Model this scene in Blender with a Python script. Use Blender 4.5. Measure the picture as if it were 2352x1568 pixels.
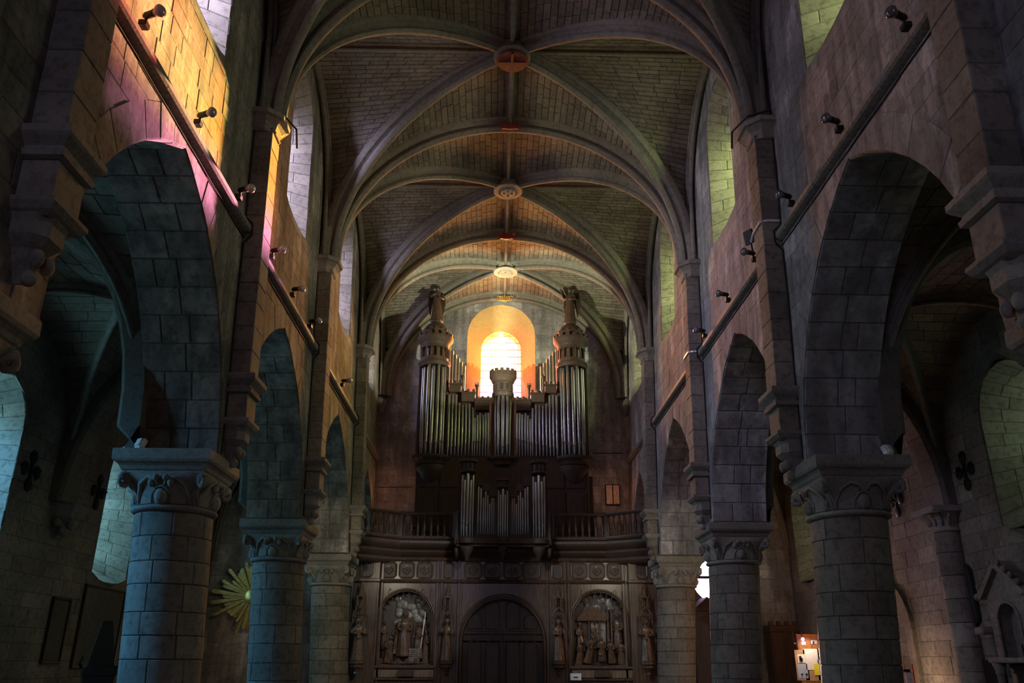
import bpy, math, random
from mathutils import Vector as V, Matrix
# light levels (tuned against the photograph)
SUNP=72; WESTP=11500; WORLDP=28
LEFTP=[3000,2000,1200,420]; RIGHTP=[260,560,560,340]
AISL=110; AISLN=1050; AISR=6; AISW=350; EASTP=75; SCRP=5
LAMPP=4300; AISORANGE=75; BOARDP=26; CAPL=170; RELP=3000; VLP=420
random.seed(7)
PI=math.pi; sin=math.sin; cos=math.cos
for o in list(bpy.data.objects): bpy.data.objects.remove(o)
SC=bpy.context.scene; COL=SC.collection
# ------------------------------------------------------------ camera
CAM=V((-0.29019,0,1.6))
CR=V((0.99976,-0.02147,0.00345)); CU=V((-0.0111,-0.36766,0.92989)); CF=V((0.0187,0.92971,0.36781))
FPX=1850.0
cd=bpy.data.cameras.new('camera'); cam=bpy.data.objects.new('camera',cd); COL.objects.link(cam)
cd.sensor_width=36; cd.lens=FPX/2352*36; cd.clip_end=200
M=Matrix((CR,CU,-CF)).transposed().to_4x4(); M.translation=CAM; cam.matrix_world=M
SC.camera=cam
# ------------------------------------------------------------ light
SC.view_settings.view_transform='Standard'; SC.view_settings.look='None'
SC.view_settings.gamma=1; SC.view_settings.exposure=0.0; SC.view_settings.use_curve_mapping=False
w=bpy.data.worlds.new('sky'); SC.world=w; w.use_nodes=True
w.node_tree.nodes['Background'].inputs[0].default_value=(.8,.86,1,1)
w.node_tree.nodes['Background'].inputs[1].default_value=WORLDP
def area(loc,to,sx,sy,power,col,spread=180):
    l=bpy.data.lights.new('daylight_or_fill','AREA'); l.shape='RECTANGLE'; l.size=sx; l.size_y=sy; l.energy=power; l.color=col
    l.spread=math.radians(spread)
    o=bpy.data.objects.new('daylight_or_fill',l); COL.objects.link(o); o.location=loc
    d=(V(to)-V(loc)); o.rotation_euler=d.to_track_quat('-Z','Y').to_euler(); return o
sl=bpy.data.lights.new('sun','SUN'); sl.energy=SUNP; sl.angle=math.radians(2.2); sl.color=(1,.93,.8)
so=bpy.data.objects.new('sun',sl); COL.objects.link(so); so.location=(2,40,16)
so.rotation_euler=V((-1,-4.55,-.735)).to_track_quat('-Z','Y').to_euler()
SUNGROUP=None
# west window: the sky outside it
area((-.1,33.2,13.6),(-.1,25,12.6),3.6,4.6,WESTP,(.90,.88,.46))
# clerestory daylight, one per window, north (left) and south (right)
WINY=[9.7,15.8,21.95,27.2]
for i,y in enumerate(WINY):
    area((-7.3,y-1.7,13.4),(-5.4,y+.35,12.5),1.6,3.6,LEFTP[i],(.72,.74,1),95)
    area((7.3,y-1.7,13.4),(5.4,y+.35,12.5),1.6,3.6,RIGHTP[i],(.84,1,.50),95)
# aisle daylight
for y in (9.7,15.8,21.95,27.2):
    if y<10: area((-12.2,y-1.0,6.6),(-5.6,y+3.3,1.4),1.6,2.6,AISLN,(.25,.50,1),62)
    else: area((-12.3,y,5.6),(-10,y,5.0),1.8,3.6,AISL,(.40,.92,1))
    if 10<y<20: area((-12.2,y-1.0,6.6),(-5.6,y+3.3,1.2),1.6,2.6,AISLN*.35,(.25,.50,1),50)
    if y!=21.95: area((12.3,y,6.2),(10,y,5.6),1.8,3.2,AISR,(.62,.9,.35))
area((7.6,32.2,4.6),(7.5,28,4.2),2.4,2.4,AISW,(1,.55,.85))
# choir and crossing windows behind the camera, then an added fill
area((-3.6,-6,9.0),(4.6,14,8),3,7,EASTP,(.60,.60,1),110)
area((.5,-6,3.2),(0,27,3.0),4,3,SCRP,(.85,.92,1),60)  # low fill added to brighten the carved screen
def bulb(loc,power,col,r=.06,spot=None,to=None,blend=.6):
    l=bpy.data.lights.new('lamp_or_fill','SPOT' if spot else 'POINT'); l.energy=power; l.color=col; l.shadow_soft_size=r
    if spot: l.spot_size=math.radians(spot); l.spot_blend=blend
    o=bpy.data.objects.new('lamp_or_fill',l); COL.objects.link(o); o.location=loc
    if to is not None: o.rotation_euler=(V(to)-V(loc)).to_track_quat('-Z','Y').to_euler()
    return o
# ------------------------------------------------------------ helpers
LEAN=.00806; HA=4.47
def lean(p): return V((p[0]*(1+(LEAN if p[2]>HA else .0125)*(p[2]-HA)),p[1],p[2]))
def at(px,py,Y):
    d=CF*FPX+CR*(px-1176)-CU*(py-784); t=(Y-CAM.y)/d.y; q=CAM+d*t; return q
def atx(px,py,X):
    d=CF*FPX+CR*(px-1176)-CU*(py-784); t=(X-CAM.x)/d.x; return CAM+d*t
def proj(p):
    d=V(p)-CAM; z=d.dot(CF)
    if z<.3: return None
    return (1176+FPX*d.dot(CR)/z, 784-FPX*d.dot(CU)/z, z)
def mesh_obj(name,vs,fs,mat,parent=None,smooth=False,ln=False):
    me=bpy.data.meshes.new(name)
    if ln: vs=[lean(v) for v in vs]
    me.from_pydata([tuple(v) for v in vs],[],fs); me.materials.append(mat)
    if smooth: me.shade_smooth()
    o=bpy.data.objects.new(name,me); COL.objects.link(o)
    if parent is not None: o.parent=parent
    return o
def tag(o,label=None,cat=None,group=None,kind=None):
    if label: o['label']=label
    if cat: o['category']=cat
    if group: o['group']=group
    if kind: o['kind']=kind
    return o
def thing(name,label,cat,group=None,kind=None,loc=(0,0,0)):
    o=bpy.data.objects.new(name,None); COL.objects.link(o); o.empty_display_size=.1
    return tag(o,label,cat,group,kind)
class MB:
    def __init__(s): s.v=[]; s.f=[]
    def add(s,vs,fs):
        n=len(s.v); s.v+= [V(v) for v in vs]; s.f+=[tuple(i+n for i in f) for f in fs]; return s
    def box(s,x0,x1,y0,y1,z0,z1,b=0):
        if x0>x1:x0,x1=x1,x0
        if b<=0:
            return s.add([(x,y,z) for z in (z0,z1) for y in (y0,y1) for x in (x0,x1)],[(0,2,3,1),(4,5,7,6),(0,1,5,4),(2,6,7,3),(0,4,6,2),(1,3,7,5)])
        # bevelled box (24 verts)
        vs=[];X=(x0,x1);Y=(y0,y1);Z=(z0,z1);idx={}
        for i in (0,1):
            for j in (0,1):
                for k in (0,1):
                    sx=b if i==0 else -b; sy=b if j==0 else -b; sz=b if k==0 else -b
                    for a,q in enumerate(((X[i],Y[j]+sy,Z[k]+sz),(X[i]+sx,Y[j],Z[k]+sz),(X[i]+sx,Y[j]+sy,Z[k]))):
                        idx[(i,j,k,a)]=len(vs); vs.append(q)
        fs=[]
        for i in (0,1): fs.append([idx[(i,j,k,0)] for j,k in ((0,0),(0,1),(1,1),(1,0))][::(1 if i==0 else -1)])
        for j in (0,1): fs.append([idx[(i,j,k,1)] for i,k in ((0,0),(1,0),(1,1),(0,1))][::(1 if j==0 else -1)])
        for k in (0,1): fs.append([idx[(i,j,k,2)] for i,j in ((0,0),(0,1),(1,1),(1,0))][::(1 if k==0 else -1)])
        for i in (0,1):
            for j in (0,1): fs.append((idx[(i,j,0,0)],idx[(i,j,1,0)],idx[(i,j,1,1)],idx[(i,j,0,1)]))
        for i in (0,1):
            for k in (0,1): fs.append((idx[(i,0,k,0)],idx[(i,1,k,0)],idx[(i,1,k,2)],idx[(i,0,k,2)]))
        for j in (0,1):
            for k in (0,1): fs.append((idx[(0,j,k,1)],idx[(1,j,k,1)],idx[(1,j,k,2)],idx[(0,j,k,2)]))
        for i in (0,1):
            for j in (0,1):
                for k in (0,1): fs.append(tuple(idx[(i,j,k,a)] for a in (0,1,2)))
        return s.add(vs,fs)
    def loft(s,rings,closed=True,cap=True):
        n=len(rings[0]); vs=[q for r in rings for q in r]; fs=[]
        m=n if closed else n-1
        for a in range(len(rings)-1):
            for i in range(m):
                j=(i+1)%n; fs.append((a*n+i,a*n+j,(a+1)*n+j,(a+1)*n+i))
        if cap and closed: fs+= [tuple(range(n))[::-1],tuple(range((len(rings)-1)*n,len(rings)*n))]
        return s.add(vs,fs)
    def lathe(s,c,prof,n=16,a0=0,a1=2*PI,sy=1,axis=None):
        full=abs(a1-a0-2*PI)<1e-6; k=n if full else n+1
        rings=[]
        for (r,z) in prof: rings.append([V((c[0]+r*cos(a0+(a1-a0)*i/n),c[1]+sy*r*sin(a0+(a1-a0)*i/n),c[2]+z)) for i in range(k)])
        return s.loft(rings,full,full)
    def tube(s,pts,rad,n=8,cap=True):
        pts=[V(p) for p in pts]; rings=[]; up=None
        for i,p in enumerate(pts):
            t=(pts[min(i+1,len(pts)-1)]-pts[max(i-1,0)]).normalized()
            if up is None: up=t.orthogonal().normalized()
            up=(up-t*up.dot(t)); up=up.normalized() if up.length>1e-5 else t.orthogonal().normalized()
            b=t.cross(up); r=rad[i] if isinstance(rad,(list,tuple)) else rad
            rings.append([p+up*r*cos(2*PI*k/n)+b*r*sin(2*PI*k/n) for k in range(n)])
        return s.loft(rings,True,cap)
    def sweep(s,pts,prof,side=None,down=None,closedprof=True,cap=True):
        """prof: (side offset, down offset)"""
        pts=[V(p) for p in pts]; rings=[]
        for i,p in enumerate(pts):
            t=(pts[min(i+1,len(pts)-1)]-pts[max(i-1,0)]).normalized()
            sd=V(side) if side is not None else t.cross(V((0,0,1))).normalized()
            dn=sd.cross(t).normalized() if down is None else V(down)
            if down is None and dn.z>0 and abs(dn.z)>1e-4: dn=-dn
            rings.append([p+sd*a+dn*b for a,b in prof])
        return s.loft(rings,closedprof,cap)
    def ball(s,c,rx,ry=None,rz=None,n=10,m=6):
        ry=ry or rx; rz=rz or rx
        rings=[[V((c[0]+rx*sin(PI*j/m)*cos(2*PI*i/n),c[1]+ry*sin(PI*j/m)*sin(2*PI*i/n),c[2]-rz*cos(PI*j/m))) for i in range(n)] for j in range(1,m)]
        b=len(s.v); s.loft(rings,True,False); t=len(s.v); s.v+=[V((c[0],c[1],c[2]-rz)),V((c[0],c[1],c[2]+rz))]
        for i in range(n):
            s.f.append((b+(i+1)%n,b+i,t)); s.f.append((b+(m-2)*n+i,b+(m-2)*n+(i+1)%n,t+1))
        return s
    def prism(s,poly,f0,f1):
        """poly list 2D; f0,f1 map 2D->3D"""
        n=len(poly); return s.add([f0(p) for p in poly]+[f1(p) for p in poly],[tuple(range(n)),tuple(range(2*n-1,n-1,-1))]+[(i,(i+1)%n,n+(i+1)%n,n+i) for i in range(n)])
    def build(s,name,mat,parent=None,smooth=False,ln=False):
        return mesh_obj(name,s.v,s.f,mat,parent,smooth,ln)
def auto_smooth(o,ang=35):
    me=o.data
    me.shade_smooth()
    try: me.set_sharp_from_angle(angle=math.radians(ang))
    except Exception: pass
    return o
# masonry ------------------------------------------------------
def pad(lo,up,nr,d,e,g):
    """raised stone between the point rows lo and up, nr normals of the columns"""
    n=len(lo)-1
    L=((lo[-1]-lo[0]).length+(up[-1]-up[0]).length)/2+1e-6; H=((up[0]-lo[0]).length+(up[-1]-lo[-1]).length)/2+1e-6
    def ring(gg,h):
        fu=min(.45,gg/L); fv=min(.45,gg/H); A=[];B=[]
        for i in range(n+1):
            t=i/n
            tt=fu+(1-2*fu)*t; k=min(n-1,int(tt*n)); q=tt*n-k
            a=lo[k].lerp(lo[k+1],q); b=up[k].lerp(up[k+1],q); m=nr[k].lerp(nr[k+1],q)
            A.append(a.lerp(b,fv)+m*h); B.append(b.lerp(a,fv)+m*h)
        return A+B[::-1]
    R0=ring(g,-.015); R1=ring(g,d-e*.6); R2=ring(g+e,d); m=2*(n+1); vs=R0+R1+R2; fs=[]
    for a in (0,m):
        for i in range(m): fs.append((a+i,a+(i+1)%m,a+m+(i+1)%m,a+m+i))
    for i in range(n): fs.append((2*m+i,2*m+i+1,2*m+m-2-i,2*m+m-1-i))
    return vs,fs
class Stones:
    def __init__(s,parent,mat,name='stone',limit=300,ln=False,stuff='stone_courses',soft=False):
        s.L=[]; s.soft=soft; s.p=parent; s.m=mat; s.n=name; s.lim=limit; s.ln=ln; s.st=stuff
    def add(s,vs,fs): s.L.append((vs,fs))
    def pad(s,lo,up,nr,d=.012,e=.012,g=.006): s.add(*pad(lo,up,nr,d+random.uniform(-.004,.006),e,g))
    def finish(s):
        if s.ln: s.L=[([lean(v) for v in vs],fs) for vs,fs in s.L]
        sc=[]
        for i,(vs,fs) in enumerate(s.L):
            c=sum(vs,V())/len(vs); q=proj(c)
            if q is None or not(-40<q[0]<2392 and -40<q[1]<1608): sc.append((0,i)); continue
            P=[proj(v) for v in vs[-max(4,len(vs)//3):]]
            if any(p is None for p in P): sc.append((0,i)); continue
            w=max(p[0] for p in P)-min(p[0] for p in P); h=max(p[1] for p in P)-min(p[1] for p in P)
            ar=abs(sum(P[k][0]*P[(k+1)%len(P)][1]-P[(k+1)%len(P)][0]*P[k][1] for k in range(len(P))))/2
            sc.append((ar if min(w,h)>6 else ar*.01,i))
        sc.sort(reverse=True); rest=MB()
        for k,(a,i) in enumerate(sc):
            if k<s.lim and a>60:
                o=mesh_obj(s.n,*s.L[i],s.m,s.p)
                if s.soft: auto_smooth(o,28)
            else: rest.add(*s.L[i])
        if rest.v:
            o=rest.build(s.st,s.m,s.p); o['kind']='stuff'
            if s.soft: auto_smooth(o,28)
def spans(za,zb,y0,y1,ops):
    """pieces of a wall strip between za and zb left by openings: [(a0,b0,a1,b1)] bottom from a0 to b0, top a1 to b1"""
    out=[]; cur=(y0,y0)
    for op in ops:
        ea,eb=op(za),op(zb)
        if ea is None and eb is None: continue
        if ea is None: m=(eb[0]+eb[1])/2; ea=(m,m)
        if eb is None: m=(ea[0]+ea[1])/2; eb=(m,m)
        out.append((cur[0],ea[0],cur[1],eb[0])); cur=(ea[1],eb[1])
    out.append((cur[0],y1,cur[1],y1))
    return [o for o in out if (o[1]-o[0]+o[3]-o[2])/2>.03]
def wall_skin(mb,f,y0,y1,z0,z1,ops,dz=.12):
    n=max(1,round((z1-z0)/dz))
    for k in range(n):
        za=z0+(z1-z0)*k/n; zb=z0+(z1-z0)*(k+1)/n
        for a0,b0,a1,b1 in spans(za,zb,y0,y1,ops):
            mb.add([f(a0,za),f(b0,za),f(b1,zb),f(a1,zb)],[(0,1,2,3)])
def wall_stones(st,f,nrm,y0,y1,z0,z1,ops,h=.34,L=.62,d=.010,g=.005,jit=.3):
    z=z0
    while z<z1-.05:
        hh=h*random.uniform(.85,1.15); zb=min(z1,z+hh)
        if z1-zb<h*.4: zb=z1
        for a0,b0,a1,b1 in spans(z,zb,y0,y1,ops):
            wd=((b0-a0)+(b1-a1))/2
            if wd<.08: continue
            n=max(1,round(wd/(L*random.uniform(.85,1.15)))); cuts=[0]+sorted((k+random.uniform(-jit,jit)*.8)/n for k in range(1,n))+[1]
            # cuts are vertical away from the slanted ends
            for k in range(n):
                t0,t1=cuts[k],cuts[k+1]
                mA=lambda t:(a0 if t==0 else (b0 if t==1 else (a0+a1)/2+((b0+b1)/2-(a0+a1)/2)*t))
                mB=lambda t:(a1 if t==0 else (b1 if t==1 else (a0+a1)/2+((b0+b1)/2-(a0+a1)/2)*t))
                P=[mA(t0),mA(t1),mB(t0),mB(t1)]
                if P[1]-P[0]<.02 and P[3]-P[2]<.02: continue
                if P[1]<P[0]: P[1]=P[0]
                if P[3]<P[2]: P[3]=P[2]
                st.pad([V(f(P[0],z)),V(f(P[1],z))],[V(f(P[2],zb)),V(f(P[3],zb))],[nrm,nrm],d,.010,g)
        z=zb
def arch_op(yc,w,zs,h,ex=0,zb=-9):
    R=(h*h+w*w)/(2*w)
    def op(z):
        if z<zb-ex: return None
        if z<zs: hw=w+ex
        else:
            q=(R+ex)**2-(z-zs)**2
            if q<=0: return None
            hw=math.sqrt(q)-(R-w)
            if hw<=0: return None
        return (yc-hw,yc+hw)
    return op
def arch_pts(yc,w,zs,h,ex=0,n=12,zb=None):
    """points left foot -> apex -> right foot"""
    R=(h*h+w*w)/(2*w); am=math.acos((R-w)/(R+ex)); P=[]
    for i in range(n+1):
        a=am*i/n; P.append((yc-((R+ex)*cos(a)-(R-w)),zs+(R+ex)*sin(a)))
    Q=[(2*yc-y,z) for y,z in P[::-1][1:]]
    P=P+Q
    if zb is not None and zb<zs:
        m=max(1,round((zs-zb)/.36)); P=[(yc-w-ex,zb+(zs-zb)*k/m) for k in range(m)]+P+[(yc+w+ex,zs-(zs-zb)*(k+1)/m) for k in range(m)]
    return P
# ------------------------------------------------------------ materials
def nmat(name):
    m=bpy.data.materials.new(name); m.use_nodes=True; nt=m.node_tree; nt.nodes.clear()
    out=nt.nodes.new('ShaderNodeOutputMaterial'); b=nt.nodes.new('ShaderNodeBsdfPrincipled'); nt.links.new(b.outputs[0],out.inputs[0])
    return m,nt,b
def stone_mat(name,c1,c2,c3,rough=.92,bump=.35,scale=1.0,streak=0,patch=0):
    m,nt,b=nmat(name); N=nt.nodes.new; K=nt.links.new
    tc=N('ShaderNodeNewGeometry'); oi=N('ShaderNodeObjectInfo')
    n1=N('ShaderNodeTexNoise'); n1.inputs['Scale'].default_value=.55*scale; n1.inputs['Detail'].default_value=5; n1.inputs['Roughness'].default_value=.65
    n2=N('ShaderNodeTexNoise'); n2.inputs['Scale'].default_value=9*scale; n2.inputs['Detail'].default_value=6; n2.inputs['Roughness'].default_value=.7
    K(tc.outputs['Position'],n1.inputs['Vector']); K(tc.outputs['Position'],n2.inputs['Vector'])
    r1=N('ShaderNodeValToRGB'); r1.color_ramp.elements[0].position=.35; r1.color_ramp.elements[1].position=.68
    r1.color_ramp.elements[0].color=(*c1,1); r1.color_ramp.elements[1].color=(*c2,1); K(n1.outputs['Fac'],r1.inputs[0])
    r2=N('ShaderNodeValToRGB'); r2.color_ramp.elements[0].position=.36; r2.color_ramp.elements[1].position=.52
    r2.color_ramp.elements[0].color=(*c3,1); r2.color_ramp.elements[1].color=(1,1,1,1); K(n2.outputs['Fac'],r2.inputs[0])
    mx=N('ShaderNodeMix'); mx.data_type='RGBA'; mx.blend_type='MULTIPLY'; mx.inputs[0].default_value=.75
    K(r1.outputs[0],mx.inputs[6]); K(r2.outputs[0],mx.inputs[7])
    ad=N('ShaderNodeMath'); ad.operation='ADD'; fr=N('ShaderNodeMath'); fr.operation='FRACT'
    K(tc.outputs['Random Per Island'],ad.inputs[0]); K(oi.outputs['Random'],ad.inputs[1]); K(ad.outputs[0],fr.inputs[0])
    mr=N('ShaderNodeMapRange'); mr.inputs[3].default_value=.80; mr.inputs[4].default_value=1.14; K(fr.outputs[0],mr.inputs[0])
    mv=N('ShaderNodeVectorMath'); mv.operation='SCALE'; K(mx.outputs[2],mv.inputs[0]); K(mr.outputs[0],mv.inputs['Scale'])
    last=mv.outputs[0]
    if streak:
        mp=N('ShaderNodeMapping'); mp.inputs['Scale'].default_value=(1.2,1.2,.10); K(tc.outputs['Position'],mp.inputs[0])
        n3=N('ShaderNodeTexNoise'); n3.inputs['Scale'].default_value=3.2; n3.inputs['Detail'].default_value=4; K(mp.outputs[0],n3.inputs['Vector'])
        r3=N('ShaderNodeValToRGB'); r3.color_ramp.elements[0].position=.38; r3.color_ramp.elements[1].position=.62
        r3.color_ramp.elements[0].color=(1-streak,)*3+(1,); r3.color_ramp.elements[1].color=(1+streak*.4,)*3+(1,); K(n3.outputs['Fac'],r3.inputs[0])
        m3=N('ShaderNodeMix'); m3.data_type='RGBA'; m3.blend_type='MULTIPLY'; m3.inputs[0].default_value=1
        K(last,m3.inputs[6]); K(r3.outputs[0],m3.inputs[7]); last=m3.outputs[2]
    if patch:
        mp=N('ShaderNodeMapping'); mp.inputs['Scale'].default_value=(.8,.8,.34); K(tc.outputs['Position'],mp.inputs[0])
        n4=N('ShaderNodeTexNoise'); n4.inputs['Scale'].default_value=1.6; n4.inputs['Detail'].default_value=7; n4.inputs['Roughness'].default_value=.6; K(mp.outputs[0],n4.inputs['Vector'])
        r4=N('ShaderNodeValToRGB'); r4.color_ramp.elements[0].position=.555; r4.color_ramp.elements[1].position=.575
        r4.color_ramp.elements[0].color=(1,1,1,1); r4.color_ramp.elements[1].color=(1+patch,)*3+(1,); K(n4.outputs['Fac'],r4.inputs[0])
        m4=N('ShaderNodeMix'); m4.data_type='RGBA'; m4.blend_type='MULTIPLY'; m4.inputs[0].default_value=1
        K(last,m4.inputs[6]); K(r4.outputs[0],m4.inputs[7]); last=m4.outputs[2]
    K(last,b.inputs['Base Color']); b.inputs['Roughness'].default_value=rough
    b.inputs['Specular IOR Level'].default_value=.25
    bp=N('ShaderNodeBump'); bp.inputs['Strength'].default_value=bump; bp.inputs['Distance'].default_value=.02
    K(n2.outputs['Fac'],bp.inputs['Height']); K(bp.outputs[0],b.inputs['Normal'])
    return m
def plain(name,c,rough=.6,metal=0,emit=None,es=0,noise=.25,scale=12,spec=.5):
    m,nt,b=nmat(name); N=nt.nodes.new; K=nt.links.new
    if noise:
        tc=N('ShaderNodeTexCoord'); n=N('ShaderNodeTexNoise'); n.inputs['Scale'].default_value=scale; n.inputs['Detail'].default_value=4; K(tc.outputs['Object'],n.inputs['Vector'])
        r=N('ShaderNodeValToRGB'); r.color_ramp.elements[0].position=.3; r.color_ramp.elements[1].position=.7
        r.color_ramp.elements[0].color=(*[x*(1-noise) for x in c],1); r.color_ramp.elements[1].color=(*[min(1,x*(1+noise)) for x in c],1)
        K(n.outputs['Fac'],r.inputs[0]); K(r.outputs[0],b.inputs['Base Color'])
    else: b.inputs['Base Color'].default_value=(*c,1)
    b.inputs['Roughness'].default_value=rough; b.inputs['Metallic'].default_value=metal; b.inputs['Specular IOR Level'].default_value=spec
    if emit: b.inputs['Emission Color'].default_value=(*emit,1); b.inputs['Emission Strength'].default_value=es
    return m
def wood(name,c,rough=.45):
    m,nt,b=nmat(name); N=nt.nodes.new; K=nt.links.new
    tc=N('ShaderNodeNewGeometry'); mp=N('ShaderNodeMapping'); mp.inputs['Scale'].default_value=(6,6,.7); K(tc.outputs['Position'],mp.inputs[0])
    n=N('ShaderNodeTexNoise'); n.inputs['Scale'].default_value=3; n.inputs['Detail'].default_value=6; n.inputs['Distortion'].default_value=.6; K(mp.outputs[0],n.inputs['Vector'])
    r=N('ShaderNodeValToRGB'); r.color_ramp.elements[0].position=.3; r.color_ramp.elements[1].position=.7
    r.color_ramp.elements[0].color=(*[x*.55 for x in c],1); r.color_ramp.elements[1].color=(*[x*1.3 for x in c],1)
    K(n.outputs['Fac'],r.inputs[0]); K(r.outputs[0],b.inputs['Base Color']); b.inputs['Roughness'].default_value=rough
    bp=N('ShaderNodeBump'); bp.inputs['Strength'].default_value=.15; bp.inputs['Distance'].default_value=.01; K(n.outputs['Fac'],bp.inputs['Height']); K(bp.outputs[0],b.inputs['Normal'])
    return m
def glass_mat(name,cols,scale,dens=1.0,grid=True):
    """leaded stained glass: coloured panes that let light straight through"""
    m=bpy.data.materials.new(name); m.use_nodes=True; nt=m.node_tree; nt.nodes.clear(); N=nt.nodes.new; K=nt.links.new
    out=N('ShaderNodeOutputMaterial'); tr=N('ShaderNodeBsdfTransparent'); gl=N('ShaderNodeBsdfGlossy'); gl.inputs['Roughness'].default_value=.15
    mx=N('ShaderNodeMixShader'); mx.inputs[0].default_value=.04; K(tr.outputs[0],mx.inputs[1]); K(gl.outputs[0],mx.inputs[2]); K(mx.outputs[0],out.inputs[0])
    tc=N('ShaderNodeNewGeometry'); vo=N('ShaderNodeTexNoise'); vo.inputs['Scale'].default_value=scale; vo.inputs['Detail'].default_value=2; vo.inputs['Distortion'].default_value=.8
    K(tc.outputs['Position'],vo.inputs['Vector'])
    r=N('ShaderNodeValToRGB'); r.color_ramp.interpolation='LINEAR'; els=r.color_ramp.elements
    while len(els)<len(cols): els.new(.5)
    for i,c in enumerate(cols): els[i].position=.28+.44*i/(len(cols)-1) if len(cols)>1 else 0; els[i].color=(*[x*dens for x in c],1)
    K(vo.outputs['Fac'],r.inputs[0]); K(r.outputs[0],tr.inputs['Color'])
    return m
def west_glass(name):
    """clear leaded field with an amber and blue border; long diagonal bands of tint"""
    m=bpy.data.materials.new(name); m.use_nodes=True; nt=m.node_tree; nt.nodes.clear(); N=nt.nodes.new; K=nt.links.new
    out=N('ShaderNodeOutputMaterial'); tr=N('ShaderNodeBsdfTransparent'); K(tr.outputs[0],out.inputs[0])
    tc=N('ShaderNodeNewGeometry'); sp=N('ShaderNodeSeparateXYZ'); K(tc.outputs['Position'],sp.inputs[0])
    no=N('ShaderNodeTexNoise'); no.inputs['Scale'].default_value=2.6; no.inputs['Detail'].default_value=4; no.inputs['Distortion'].default_value=.8; K(tc.outputs['Position'],no.inputs['Vector'])
    # u = x position plus some height and noise
    a=N('ShaderNodeMath'); a.operation='MULTIPLY_ADD'; a.inputs[1].default_value=.62; a.inputs[2].default_value=.49; K(sp.outputs[0],a.inputs[0])
    b=N('ShaderNodeMath'); b.operation='MULTIPLY_ADD'; b.inputs[1].default_value=.10; b.inputs[2].default_value=-1.45; K(sp.outputs[2],b.inputs[0])
    c=N('ShaderNodeMath'); c.operation='ADD'; K(a.outputs[0],c.inputs[0]); K(b.outputs[0],c.inputs[1])
    d=N('ShaderNodeMath'); d.operation='MULTIPLY_ADD'; d.inputs[1].default_value=.5; K(no.outputs['Fac'],d.inputs[0]); K(c.outputs[0],d.inputs[2])
    r=N('ShaderNodeValToRGB'); els=r.color_ramp.elements
    cols=WCOLS
    while len(els)<len(cols): els.new(.5)
    for i,(p,cc) in enumerate(cols): els[i].position=p; els[i].color=(*cc,1)
    K(d.outputs[0],r.inputs[0])
    mr=N('ShaderNodeMapRange'); mr.inputs[1].default_value=12.2; mr.inputs[2].default_value=11.3; K(sp.outputs[2],mr.inputs[0])
    mm=N('ShaderNodeMath'); mm.operation='MULTIPLY'; K(mr.outputs[0],mm.inputs[0]); mm.inputs[1].default_value=.85
    mx=N('ShaderNodeMix'); mx.data_type='RGBA'; K(mm.outputs[0],mx.inputs[0]); K(r.outputs[0],mx.inputs[6]); mx.inputs[7].default_value=(.60,.20,.62,1)
    K(mx.outputs[2],tr.inputs['Color'])
    return m
WCOLS=[(0,(1,.34,.09)),(.36,(1,.24,.05)),(.43,(1,.48,.07)),(.48,(.25,.75,.10)),(.54,(.42,.78,.14)),(.59,(.55,.60,.62)),(.64,(1,.42,.12)),(.70,(1,.15,.07)),(1,(1,.09,.07))]
STONE=stone_mat('limestone_block',(.17,.15,.125),(.31,.28,.235),(.5,.47,.43))
MORTAR=stone_mat('lime_mortar',(.11,.098,.085),(.16,.145,.125),(.6,.58,.55),bump=.2)
PLASTER=stone_mat('limewashed_block',(.205,.200,.200),(.345,.338,.340),(.60,.58,.57),streak=.32,bump=.3,patch=.45)
PMORT=stone_mat('lime_joint',(.23,.22,.215),(.32,.31,.30),(.7,.7,.68),bump=.2,streak=.15)
VSTONE=stone_mat('vault_stone',(.155,.135,.105),(.26,.23,.18),(.55,.52,.48))
VMORT=stone_mat('vault_joint',(.05,.045,.035),(.07,.06,.05),(.6,.6,.6))
RIBM=stone_mat('rib_stone',(.17,.16,.135),(.26,.24,.205),(.6,.57,.53))
DWOOD=wood('dark_oak',(.060,.034,.022),.38)
OWOOD=wood('organ_oak',(.042,.021,.012),.7)
SWOOD=wood('screen_oak',(.085,.050,.034),.24)
BRONZE=plain('varnished_carving',(.10,.056,.034),.16,0,noise=.3)
PIPE=plain('tin_pipe',(.34,.345,.33),.30,.85,noise=.12,scale=3)
BLACKM=plain('black_iron',(.012,.012,.012),.5,.3)
CABLE=plain('black_cable',(.01,.01,.01),.7)
GILT=plain('gilded_wood',(.55,.38,.12),.38,.55,noise=.3)
RED=plain('red_paint',(.22,.035,.02),.5,noise=.4)
WHITE=plain('white_enamel',(.75,.75,.75),.35)
LEAD=plain('lead_came',(.03,.03,.03),.6)

LSTONE=stone_mat('weathered_wall_block',(.17,.15,.13),(.32,.285,.25),(.5,.47,.44),streak=.38,bump=.4,patch=.35)
DARKOAK=wood('shaded_recess_oak',(.045,.03,.024),.4)  # darkened oak: recess shade behind the carving is put into its colour
GLS={-1:glass_mat('pale_lilac_glass',[(.80,.72,1),(.95,.88,1),(.9,.80,.92)],3,.30),1:glass_mat('yellow_green_glass',[(.75,.95,.42),(.95,1,.55),(.7,.9,.45)],3,.30)}
GLA={-1:glass_mat('aisle_blue_glass',[(.22,.75,.85),(.45,.95,1),(.25,.65,.85)],3,.22),1:glass_mat('aisle_green_glass',[(.6,.9,.4),(.8,1,.6),(.5,.7,.3)],3,.035)}
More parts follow.
